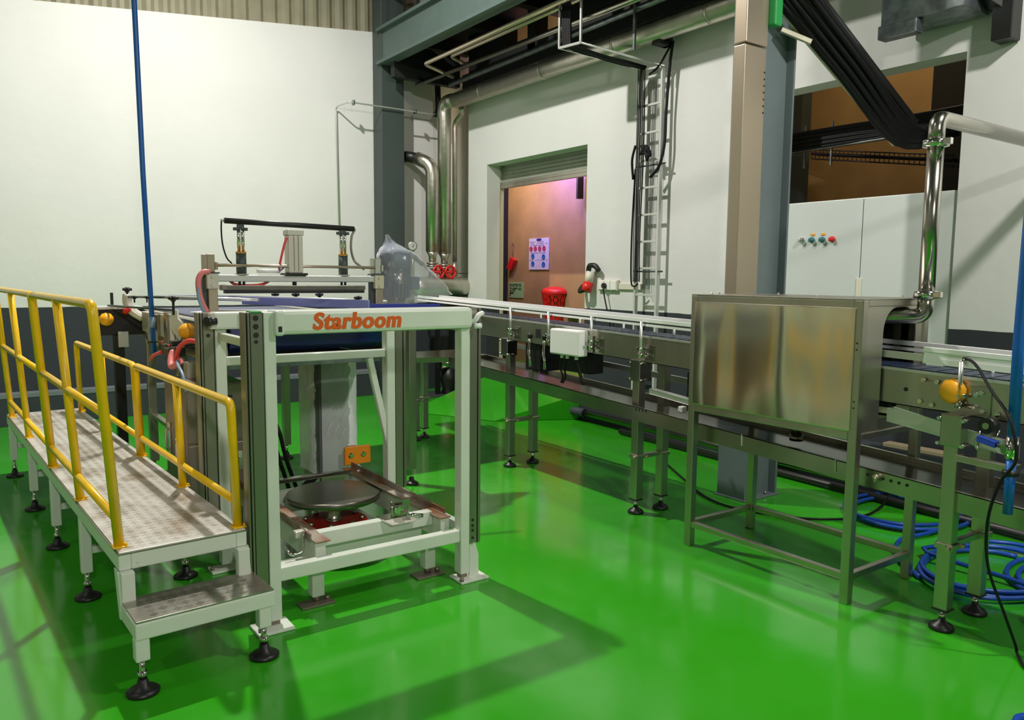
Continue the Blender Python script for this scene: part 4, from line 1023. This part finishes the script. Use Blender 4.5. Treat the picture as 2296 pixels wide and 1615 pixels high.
link('red_air_line', MB().tube(smoothpath([(1.618, YG - .03, 1.775), (1.600, YG - .035, 1.74), (1.58, YG - .03, 1.66), (1.57, YG - .02, 1.60), (1.575, YG, 1.57)], 5), .007, 8), 'redhose', pg)
link('grey_line', MB().bar((1.60, YG + .01, 1.60), (1.56, YG - .01, 1.57), .018, .012), 'bluehosel', pg)
link('black_line', MB().tube(smoothpath([(1.246, YG, 1.862), (1.244, YG, 1.80), (1.25, YG, 1.72), (1.27, YG, 1.65), (1.292, YG - .02, 1.618)], 5), .0045, 6), 'cable', pg)
link('grey_strap', MB().tube(smoothpath([(2.068, YG, 1.845), (2.045, YG, 1.80), (2.04, YG, 1.72), (2.06, YG, 1.65), (2.09, YG - .02, 1.615), (2.115, YG - .03, 1.59)], 5), .0075, 6), 'brown', pg)
link('red_loop', MB().tube(smoothpath([(1.29, YG + .02, 1.515), (1.32, YG + .01, 1.496), (1.40, YG, 1.490), (1.47, YG, 1.497), (1.51, YG, 1.515)], 5), .008, 8), 'redhose', pg)
link('corrugated_hose', MB().tube(smoothpath([(1.16, YG - .045, 1.57), (1.12, YG - .05, 1.562), (1.098, YG - .05, 1.52), (1.10, YG - .05, 1.45), (1.115, YG - .05, 1.39), (1.14, YG - .05, 1.335)], 5), .016, 10), 'pinkhose', pg)
link('pale_hose', MB().tube(smoothpath([(1.095, YG - .06, 1.48), (1.093, YG - .06, 1.43), (1.105, YG - .06, 1.38), (1.122, YG - .06, 1.335)], 5), .009, 8), 'bluehosel', pg)

# ============================================================ GEARED MOTOR in a plastic bag
gm = thing('gear_motor', 'upright slate-blue electric motor beside the press gantry', 'motor', (2.48, 4.9, 1.335))
b = MB(); n = 48; ring = []
b.cyl((2.478, 4.9, 1.40), (2.478, 4.9, 1.61), .088, 32)
for k in range(24):
    a = 2 * math.pi * k / 24; b.bar((2.478 + .095 * math.cos(a), 4.9 + .095 * math.sin(a), 1.41), (2.478 + .095 * math.cos(a), 4.9 + .095 * math.sin(a), 1.605), .006, .02, upv=(math.cos(a), math.sin(a), 0), bev=0)
link('finned_body', b, 'motor', gm)
link('fan_cowl', MB().lathe([(.108, 1.605), (.110, 1.61), (.110, 1.69), (.100, 1.71), (.04, 1.712)], (2.478, 4.9, 0), seg=32), 'motor', gm)
link('gear_base', MB().lathe([(.11, 1.336), (.11, 1.36), (.07, 1.37), (.07, 1.40)], (2.478, 4.9, 0), seg=28), 'galv', gm)
link('terminal_box', MB().box(2.565, 2.635, 4.83, 4.94, 1.46, 1.55, .012), 'motor', gm)
link('name_plate', MB().box(2.452, 2.482, 4.800, 4.806, 1.50, 1.58, .001), 'copper', gm)
# the bag: a crumpled cone over the motor with a flap trailing to the right
b = MB(); rows = []
NR, NK = 18, 40
rb2 = random.Random(9)
jit = [[rb2.uniform(-1, 1) for _ in range(NK)] for _ in range(NR)]
cx, cy = 2.478, 4.9
for i in range(NR):
    t = i / (NR - 1); row = []
    for k in range(NK):
        a = 2 * math.pi * k / NK; ca, sa = math.cos(a), math.sin(a)
        right = max(0.0, ca) ** 1.6
        if i <= 5:                                  # twisted peak leaning left
            u = i / 5; r = .004 + .115 * u ** 1.35; z = 1.835 - .115 * u ** .8
            x, y = cx - .065 * (1 - u) + r * ca, cy + r * sa
        else:                                       # skirt
            u = (i - 5) / (NR - 6); r = .122 + .02 * u
            x, y = cx + (r + right * .32 * u ** .9) * ca, cy + r * sa * (1 - .35 * right * u)
            z = 1.72 - .375 * u + right * .10 * u * (1 - .2 * u)
        f = .007 * math.sin(a * 7 + i * .6) + .006 * jit[i][k] * (i > 2)
        row.append((x + f * ca, y + f * sa, z + .003 * jit[i][k]))
    row.append(row[0]); rows.append(row)
b.grid(rows)
single('plastic_bag', b, 'bagfilm', 'crumpled clear plastic bag draped over the blue motor', 'bag')

# ============================================================ LONG CONVEYOR along the right wall
lc = thing('belt_conveyor', 'long stainless belt conveyor with white guide rails running through the hood box', 'conveyor', (3.7, 3.5, 0))
T = lambda y: 1.085 + .0253 * y
FX = 3.60; BW = .25; YA, YB = .55, 6.95
def sl(b, x0, x1, dz0, dz1, ya=YA, yb=YB, bev=.003):
    """bar along the (slightly sloping) conveyor"""
    p = [(x0, ya, T(ya) + dz0), (x1, ya, T(ya) + dz0), (x1, ya, T(ya) + dz1), (x0, ya, T(ya) + dz1)]
    e = Vector((0, yb - ya, T(yb) - T(ya))); return b.prism(p, e)
link('side_frame', sl(sl(sl(MB(), FX, FX + .004, -.165, 0), FX, FX + .02, -.004, .0), FX, FX + .02, -.165, -.161), 'steel', lc)
link('side_frame', sl(MB(), FX + BW, FX + BW + .004, -.165, 0), 'steel', lc)
link('frame_lip', sl(MB(), FX - .004, FX + .012, -.004, .008), 'alu', lc)
b = sl(MB(), FX + .02, FX + BW - .02, -.03, .012)
link('chain_belt', b, 'beltd', lc)
b = MB()
k = 0
y = YA
while y < YB - .05:
    b.box(FX + .03, FX + BW - .03, y, y + .004, T(y) + .010, T(y) + .014, 0); y += .075
link('belt_links', b, 'blackp', lc)
def rails(b, ya, yb, xs):
    for x in xs:
        sl(b, x, x + .022, .070, .085, ya, yb); sl(b, x, x + .022, .096, .118, ya, yb)
    return b
link('guide_rail', rails(MB(), 2.1, YB - .3, (FX - .008,)), 'white_plastic', lc)
link('guide_rail', rails(MB(), YA, YB - .3, (FX + BW - .018,)), 'white_plastic', lc)
for q in (FX - .003, FX + BW - .013): link('rail_gap_shade', sl(MB(), q, q + .012, .078, .110, 2.1, YB - .3), 'coldark', lc)  # dark strip standing in for the shaded gap between the white bars
link('guide_rail', sl(sl(sl(MB(), FX - .012, FX + .014, .100, .120, YA, 1.80), FX - .006, FX + .014, .072, .100, YA, 1.80), FX - .010, FX + .014, .046, .072, YA, 1.80), 'white_plastic', lc)
link('guide_rail', sl(MB(), FX, FX + .012, .052, .085, 1.79, 2.1), 'alu', lc)
for y in (5.05, 4.56, 4.075, 3.59, 1.62):
    z = T(y); near = y < 3
    b = MB().cyl((FX - .035, y, z - .12), (FX - .035, y, z + (.075 if near else .10)), .0095, 12)
    q = link('rail_post', b, 'alu', lc)
    b = MB().cyl((FX - .06, y, z - .075), (FX, y, z - .075), .011, 10).cyl((FX - .035, y - .03, z - .075), (FX - .035, y + .03, z - .075), .010, 10).cyl((FX - .035, y, z + .07), (FX - .0, y, z + .085), .010, 10)
    b.cyl((FX - .04, y - .065, z - .12), (FX - .02, y - .02, z - .12), .007, 8).cyl((FX - .035, y, z - .13), (FX - .035, y, z - .10), .015, 10)
    link('clamp', b, 'chrome', q)
    link('mount_plate', MB().box(FX - .006, FX, y - .09, y - .01, z - .15, z - .05, .003), 'steelm', q)
    b = MB().cyl((FX + BW + .02, y, z - .12), (FX + BW + .02, y, z + .10), .0095, 10); link('rail_post', b, 'alu', lc)
# legs with clamps, brackets and levelling feet
def conv_leg(x, y, ztop):
    l = link('leg', MB().box(x - .03, x + .03, y - .03, y + .03, .095, ztop, .004), 'steel', lc)
    link('levelling_stem', MB().cyl((x, y, .03), (x, y, .10), .0105, 10).cyl((x, y, .055), (x, y, .072), .016, 6), 'chrome', l)
    link('foot_pad', MB().lathe([(.052, 0), (.053, .010), (.045, .022), (.022, .034), (.014, .048)], (x, y, .001), seg=22), 'black', l)
    link('end_shoe', MB().box(x - .034, x + .034, y - .034, y + .034, .09, .10, .002), 'black', l)
    return l
for (x, y, x2, y2) in ((3.626, 5.129, 3.868, 5.138), (3.592, 3.625, 3.805, 3.604), (3.512, 1.603, 3.81, 1.596), (3.45, 6.464, 3.60, 6.53)):
    if y > 6: x, x2 = 3.47, 3.60
    zt = T(y) - .17 if y < 6 else .80
    conv_leg(x, y, zt); conv_leg(x2, y2, zt)
    ck = link('leg_clamp', MB().bar((x - .04, y, .385), (x2 + .04, y2, .385), .028, .03).box(x - .036, x + .036, y - .04, y + .04, .372, .40, .004).box(x2 - .036, x2 + .036, y2 - .04, y2 + .04, .372, .40, .004), 'steel', lc)
    for (xx, yy) in ((x - .05, y - .03), (x + .045, y - .045), (x2 + .05, y2)): link('clamp_bolt', MB().cyl((xx - .012, yy, .386), (xx + .012, yy, .386), .010, 8), 'copper', ck)
    if y < 6:
        q = link('frame_bracket', MB().box(min(x, FX) - .04, FX + .06, y - .045, y + .045, zt - .12, zt + .02, .004), 'steelm', lc)
        for (yy, zz) in ((y - .05, zt - .11), (y + .05, zt - .11), (y - .05, zt), (y + .05, zt)): link('bracket_bolt', MB().cyl((min(x, FX) - .05, yy, zz), (min(x, FX) + .02, yy, zz), .008, 8), 'chrome', q)
# drip tray below, sloping the same way
TR = lambda y: .563 + .0475 * y
def tray():
    b = MB(); ya, yb = YA, 5.9; x0, x1 = 3.50, 3.93; t = .004; hh = .09
    e = Vector((0, yb - ya, TR(yb) - TR(ya)))
    z = TR(ya)
    for xx in (x0, x1 - t): b.prism([(xx, ya, z - hh), (xx + t, ya, z - hh), (xx + t, ya, z), (xx, ya, z)], e)
    b.prism([(x0, ya, z - .004), (x0 + .022, ya, z - .004), (x0 + .022, ya, z), (x0, ya, z)], e)
    b.prism([(x1 - .022, ya, z - .004), (x1, ya, z - .004), (x1, ya, z), (x1 - .022, ya, z)], e)
    return b
dt = link('drip_tray', tray(), 'tray', lc)
ya_, yb_ = YA, 5.9
link('tray_floor', MB().prism([(3.504, ya_, TR(ya_) - .088), (3.926, ya_, TR(ya_) - .088), (3.926, ya_, TR(ya_) - .028), (3.504, ya_, TR(ya_) - .028)], (0, yb_ - ya_, TR(yb_) - TR(ya_))), 'tray_shade', dt)
link('white_plug', MB().box(3.60, 3.64, 3.25, 3.29, .725, .765, .006), 'white', lc)
b = MB()
for k in range(6): b.lathe([(.0075, 0), (.0075, .002)], (3.4998, 1.98 - k * .038, TR(1.98 - k * .038) - .03), (-1, 0, 0), 12)
for k in range(4): b.box(3.497, 3.4998, 3.55 - k * .03, 3.556 - k * .03, TR(3.5) - .022, TR(3.5) - .006, 0)
link('tray_holes', b, 'ink_black', dt)
link('drain_plug', MB().cyl((3.47, 1.93, TR(1.93) - .025), (3.50, 1.93, TR(1.93) - .025), .012, 10).cyl((3.475, 1.93, TR(1.93) - .05), (3.475, 1.93, TR(1.93) - .02), .008, 8), 'copper', dt)
b = MB()
for y in (2.72, 2.15): b.tube([(3.497, y, TR(y) + .004), (3.496, y - .004, TR(y) - .06)], .003, 5)
link('hanging_ties', b, 'white', dt)
link('tray_corner', MB().prism([(3.05, 6.05, .80), (3.05, 6.5, .80), (3.93, 6.5, .80), (3.93, 5.9, .80), (3.5, 5.9, .80)], (0, 0, .045)), 'steelm', dt)
b = MB().box(3.50, 3.54, 6.05, 6.9, .80, .84, .003)
# second, lower guide strips and pans visible under the belt
b = MB(); b.bar((FX + .30, 5.6, .97), (FX + .30, 3.1, .86), .012, .04).bar((FX - .06, 3.45, .845), (FX - .10, 3.02, .82), .05, .03).bar((FX - .05, 1.9, .935), (FX - .08, 1.42, .865), .006, .055)
link('return_strip', b, 'alu', lc)
for q in ((3.62, 3.84, 4.72, 4.92, .83, 1.04), (3.66, 3.80, 4.2, 4.55, .86, 1.02), (3.64, 3.82, 3.12, 3.26, .80, .98)): link('return_roller_box', MB().box(*q, .008), 'blackp', lc)

b = MB()
for y in (4.83, 4.645):
    b.tube(smoothpath([(FX - .012, y, 1.075), (FX - .02, y, .98), (FX - .03, y - .03, .93), (FX - .02, y - .02, .86)], 5), .006, 6).tube(smoothpath([(FX - .012, y - .015, 1.075), (FX - .02, y - .02, .98), (FX - .03, y - .045, .93), (FX - .02, y - .04, .86)], 5), .006, 6)
link('sensor_leads', b, 'chrome', lc)
b = MB()
for y in (4.83, 4.645): b.lathe([(.022, 0), (.022, .012), (.012, .018)], (FX - .001, y, 1.10), (-1, 0, 0), 14)
link('sensor_heads', b, 'black', lc)
link('inspection_slot', MB().box(FX - .003, FX, 4.70, 4.76, 1.09, 1.16, .001), 'ink_black', lc)
# junction box
jb = link('junction_box', MB().box(3.50, 3.585, 4.13, 4.46, 1.0, 1.185, .012), 'white', lc)
b = MB()
for y in (4.20, 4.30, 4.36): b.cyl((3.54, y, .975), (3.54, y, 1.0), .014, 10)
link('cable_glands', b, 'white', jb)
b = MB()
b.tube(smoothpath([(3.54, 4.36, .98), (3.54, 4.38, .9), (3.55, 4.36, .84), (3.55, 4.38, .79)], 5), .007, 6).tube(smoothpath([(3.54, 4.30, .98), (3.54, 4.33, .9), (3.55, 4.33, .84), (3.55, 4.36, .79)], 5), .007, 6).tube(smoothpath([(3.54, 4.20, .98), (3.55, 4.18, .9), (3.56, 4.14, .80)], 5), .012, 6)
link('leads', b, 'cable', jb)
link('jbox_plate', MB().box(3.585, 3.60, 4.08, 4.50, 1.03, 1.15, .003), 'steelm', jb)
# drive end right of the hood box
dp = link('drive_plate', MB().box(FX - .008, FX, 1.50, 1.80, T(1.7) - .16, T(1.7) - .03, .003), 'steelm', lc)
for (y, z) in ((1.79, 1.10), (1.73, 1.095), (1.68, 1.105), (1.80, 1.00), (1.745, .99), (1.54, 1.07), (1.56, 1.06), (1.53, .99), (1.47, .985)): link('bolt', MB().cyl((FX - .02, y, z), (FX - .006, y, z), .0105, 8), 'chrome', dp)
link('yellow_cap', MB().lathe([(.056, 0), (.058, .02), (.050, .045), (.030, .060), (.004, .062)], (FX - .009, 1.655, 1.065), (-1, -.1, .02), 10), 'yellowcap', dp)
b = MB(); b.lathe([(.010, 0), (.010, .002)], (FX - .0005, 1.875, 1.045), (-1, 0, 0), 12).lathe([(.014, 0), (.014, .002)], (FX - .0005, 1.40, 1.03), (-1, 0, 0), 12)
link('frame_holes', b, 'ink_black', lc)
link('lower_guard', MB().prism([(3.545, 1.93, .955), (3.545, 1.93, .89), (3.545, 1.36, .82), (3.545, 1.36, .885)], (.006, 0, 0)), 'alu', lc)
link('orange_marker', MB().box(3.62, 3.70, 1.70, 1.78, .85, .90, .006), 'orangecap', lc)
q = link('arm_roller', MB().cyl((3.50, 1.475, .945), (3.55, 1.475, .945), .034, 18), 'black', lc)
link('roller_hub', MB().cyl((3.495, 1.475, .945), (3.50, 1.475, .945), .014, 12), 'steelm', q)
link('fork', MB().tube(roundpath([(3.51, 1.49, .93), (3.51, 1.52, .86), (3.51, 1.50, .83)], .02, 3), .006, 6).tube(roundpath([(3.54, 1.44, .93), (3.54, 1.46, .86), (3.54, 1.45, .83)], .02, 3), .006, 6), 'chrome', q)
link('support_arm', MB().bar((3.50, 1.60, .79), (3.46, 1.34, .79), .03, .03).box(3.43, 3.50, 1.33, 1.37, .775, .81, .003), 'steel', lc)

# ============================================================ STAINLESS HOOD BOX over the conveyor
hb = thing('hood_box', 'large stainless steel hood box on four square legs over the conveyor', 'machine', (3.69, 2.5, 0))
HX0, HX1, HY0, HY1, HZ0, HZ1, t = 3.39, 3.995, 1.985, 3.02, .80, 1.46, .045
for (x, y) in ((HX0, HY0), (HX0, HY1 - t), (HX1 - t, HY0), (HX1 - t, HY1 - t)):
    link('leg', MB().box(x, x + t, y, y + t, .001, HZ1, .004), 'steel', hb)
for z0, z1 in ((HZ1 - .04, HZ1), (HZ0, HZ0 + .045)):
    link('frame_rail', MB().box(HX0 + .001, HX0 + t - .001, HY0 + t, HY1 - t, z0, z1, .003), 'steel', hb)
    link('frame_rail', MB().box(HX1 - t, HX1, HY0 + t, HY1 - t, z0, z1, .003), 'steel', hb)
for z0, z1 in ((HZ1 - .03, HZ1), (HZ0, HZ0 + .03)):
    for y in (HY0, HY1 - t): link('frame_rail', MB().box(HX0 + t, HX1 - t, y + .001, y + t - .001, z0, z1, .003), 'steel', hb)
for q in ((HX0 + .004, HX0 + .036, HY0 + t, HY1 - t), (HX1 - .036, HX1 - .004, HY0 + t, HY1 - t), (HX0 + t, HX1 - t, HY0 + .004, HY0 + .036), (HX0 + t, HX1 - t, HY1 - .036, HY1 - .004)):
    link('base_rail', MB().box(*q, .115, .148, .003), 'steel', hb)
fp = link('front_panel', MB().box(HX0 - .004, HX0 + .012, HY0 + t - .012, HY1 - t + .012, HZ0 + .042, HZ1 - .036, .004), 'steelh', hb)
link('back_panel', MB().box(HX1 - .012, HX1 - .002, HY0 + t, HY1 - t, HZ0 + .04, HZ1 - .03, .003), 'steelh', hb)
tp = link('top_plate', MB().box(HX0, HX1, HY0, HY1, HZ1, HZ1 + .006, .002), 'steel', hb)
b = MB()
for (x, y) in ((3.42, 2.9), (3.42, 2.25), (3.95, 2.85), (3.95, 2.1), (3.6, 3.0)): b.cyl((x, y, HZ1 + .006), (x, y, HZ1 + .016), .006, 8)
link('rivets', b, 'chrome', tp)
def end_panel(y0, y1):
    """end sheet with a round-topped tunnel opening"""
    xa, xb, zb, zt_ = 3.585, 3.885, .885, 1.425
    r = .12; n = 8
    arch = [(xa, zb)] + [(xa + r - r * math.cos(math.pi / 2 * k / n), zt_ - r + r * math.sin(math.pi / 2 * k / n)) for k in range(n + 1)] + \
           [(xb - r + r * math.sin(math.pi / 2 * k / n), zt_ - r + r * math.cos(math.pi / 2 * k / n)) for k in range(n + 1)] + [(xb, zb)]
    lo, hi = HZ0 + .001, HZ1 - .001; A_, B2 = HX0 + .02, HX1 - .01
    b = MB(); e = (0, y1 - y0, 0)
    b.prism([(A_, y0, lo), (xa, y0, lo), (xa, y0, hi), (A_, y0, hi)], e)
    b.prism([(xb, y0, lo), (B2, y0, lo), (B2, y0, hi), (xb, y0, hi)], e)
    b.prism([(xa, y0, lo), (xb, y0, lo), (xb, y0, zb), (xa, y0, zb)], e)
    for i in range(1, len(arch) - 2):
        (x_, z_), (x2, z2) = arch[i], arch[i + 1]
        b.prism([(x_, y0, z_), (x2, y0, z2), (x2, y0, hi), (x_, y0, hi)], e)
    return b
link('end_panel', end_panel(HY0 + .008, HY0 + .014), 'steels', hb)
link('end_panel', end_panel(HY1 - .014, HY1 - .008), 'steelh', hb)
b = MB()
for (z) in (1.26, 1.23, .985, .955): b.lathe([(.004, 0), (.004, .002)], (HX0 - .0005, HY0 + .022, z), (-1, 0, 0), 8)
link('screw_holes', b, 'ink_black', hb)
link('drain_stub', MB().tube([(3.68, 2.5, .80), (3.68, 2.5, .70)], .03, 12).tube([(3.68, 2.5, .71), (3.68, 2.5, .68)], .036, 12), 'steel', hb)
# spray head inside
link('inner_shroud', MB().box(3.60, 3.87, 2.2, 2.85, 1.32, 1.40, .01).box(3.87, 3.95, 2.1, 2.9, .9, 1.40, .005), 'blackp', hb)
link('inner_nozzles', MB().cyl((3.68, 2.14, 1.18), (3.68, 2.14, 1.33), .012, 10).cyl((3.74, 2.2, 1.18), (3.74, 2.2, 1.36), .014, 10).tube(smoothpath([(3.70, 2.1, 1.35), (3.75, 2.12, 1.28), (3.72, 2.16, 1.22)], 5), .012, 8), 'galv', hb)

# ============================================================ hoses, cables, tubes
o = thing('air_supply_tube', 'tall blue tube hanging from above to the infeed table, left', 'tube', (1.0, 5.55, 1.0))
link('tube', MB().tube([(.92, 5.55, 7.98), (.985, 5.55, 4.2), (1.005, 5.55, 2.2), (1.035, 5.58, 1.0)], .0165, 12), 'bluepipe', o)
link('grey_coupling', MB().cyl((1.026, 5.572, 1.20), (1.030, 5.576, 1.27), .020, 12), 'bluehosel', o)
link('pipe_clip', MB().bar((.985, 5.56, 1.105), (1.10, 5.56, 1.105), .02, .012), 'chrome', o)
link('red_tap', MB().bar((1.03, 5.6, 1.245), (1.06, 5.66, 1.25), .012, .012), 'redp', o)
o = thing('air_supply_tube', 'blue tube with ball valve beside the conveyor at right edge', 'tube', (3.4, 1.34, .6))
link('tube', MB().tube([(3.44, 1.30, 4.6), (3.405, 1.334, 1.75), (3.40, 1.335, 1.3), (3.40, 1.330, .92)], .0215, 14).tube([(3.40, 1.330, .86), (3.40, 1.328, .62)], .0185, 14), 'bluepipe', o)
q = link('ball_valve', MB().cyl((3.40, 1.33, .845), (3.40, 1.33, .935), .024, 14).cyl((3.37, 1.35, .885), (3.40, 1.33, .885), .02, 10), 'chrome', o)
link('blue_lever', MB().bar((3.44, 1.405, .885), (3.48, 1.49, .893), .018, .022), 'blue_lever', q)
link('lever_neck', MB().bar((3.40, 1.35, .88), (3.44, 1.405, .885), .008, .012), 'chrome', q)
link('tube_clamp', MB().lathe([(.02, 0), (.03, .004), (.03, .022), (.02, .026)], (3.40, 1.33, .775), seg=14), 'black', o)
single('black_cable', MB().tube(smoothpath([(3.62, 1.66, 1.215), (3.55, 1.56, 1.20), (3.45, 1.44, 1.10), (3.36, 1.33, 1.01), (3.34, 1.29, .86), (3.33, 1.335, .76), (3.33, 1.37, .60), (3.36, 1.37, .40), (3.42, 1.32, .20), (3.5, 1.30, .05), (3.52, 1.30, .012), (3.44, 1.25, .010), (3.40, 1.21, .010), (3.36, 1.12, .010)], 6), .0062, 8), 'cable', 'black cable looping from the conveyor rail down to the floor at right', 'cable')
single('floor_cable', MB().tube(smoothpath([(4.75, 4.45, .012), (4.45, 3.95, .012), (4.25, 3.60, .012), (4.2, 3.3, .012), (4.35, 2.95, .012), (4.6, 2.75, .012), (4.9, 2.72, .012), (5.2, 2.78, .06), (5.45, 2.85, .15)], 6), .008, 8), 'cable', 'thin black cable lying on green floor around the column base', 'cable')
def coil(cx, cy, rx, ry, turns, seed, name, label, tail=()):
    rr = random.Random(seed); pts = []
    n = int(turns * 14)
    for k in range(n):
        a = 2 * math.pi * k / 14
        j = 1 + .05 * math.sin(k * .37 + seed) + .012 * rr.uniform(-1, 1) + .13 * math.sin(2.1 * (k // 14) + seed + .1 * k)
        lift = .0165 + .012 * (k // 14)
        pts.append((cx + rx * j * math.cos(a) + .018 * math.sin(k * .21), cy + ry * j * math.sin(a) + .018 * math.cos(k * .17), lift))
    pts += list(tail)
    return single(name, MB().tube(smoothpath(pts, 3), .0125, 10), 'navyhose', label, 'hose')
coil(5.06, 2.57, .42, .34, 3.1, 2, 'coiled_hose', 'loosely coiled blue hose on green floor behind the hood box', [(5.1, 2.3, .03), (4.75, 2.28, .02), (4.5, 2.32, .0165), (4.2, 2.18, .0165), (4.0, 1.95, .0165)])
coil(4.40, 1.78, .44, .30, 3.4, 5, 'coiled_hose', 'tangled blue hose coil on green floor behind conveyor legs', [(4.3, 1.50, .03), (4.05, 1.42, .02), (3.88, 1.40, .0165), (3.86, 1.2, .0165), (4.0, .9, .0165)])
coil(4.62, 1.46, .36, .26, 2.2, 8, 'coiled_hose', 'blue hose loops lying across the tangled coil at the right edge', [(4.5, 1.2, .03), (4.7, 1.0, .02)])
single('loose_hose', MB().tube(smoothpath([(3.14, .90, .0165), (3.03, 1.02, .0165), (2.99, 1.07, .0165), (2.93, 1.06, .0165), (2.86, .96, .0165)], 6), .0155, 10), 'navyhose', 'short bend of blue hose at the bottom right corner', 'hose')
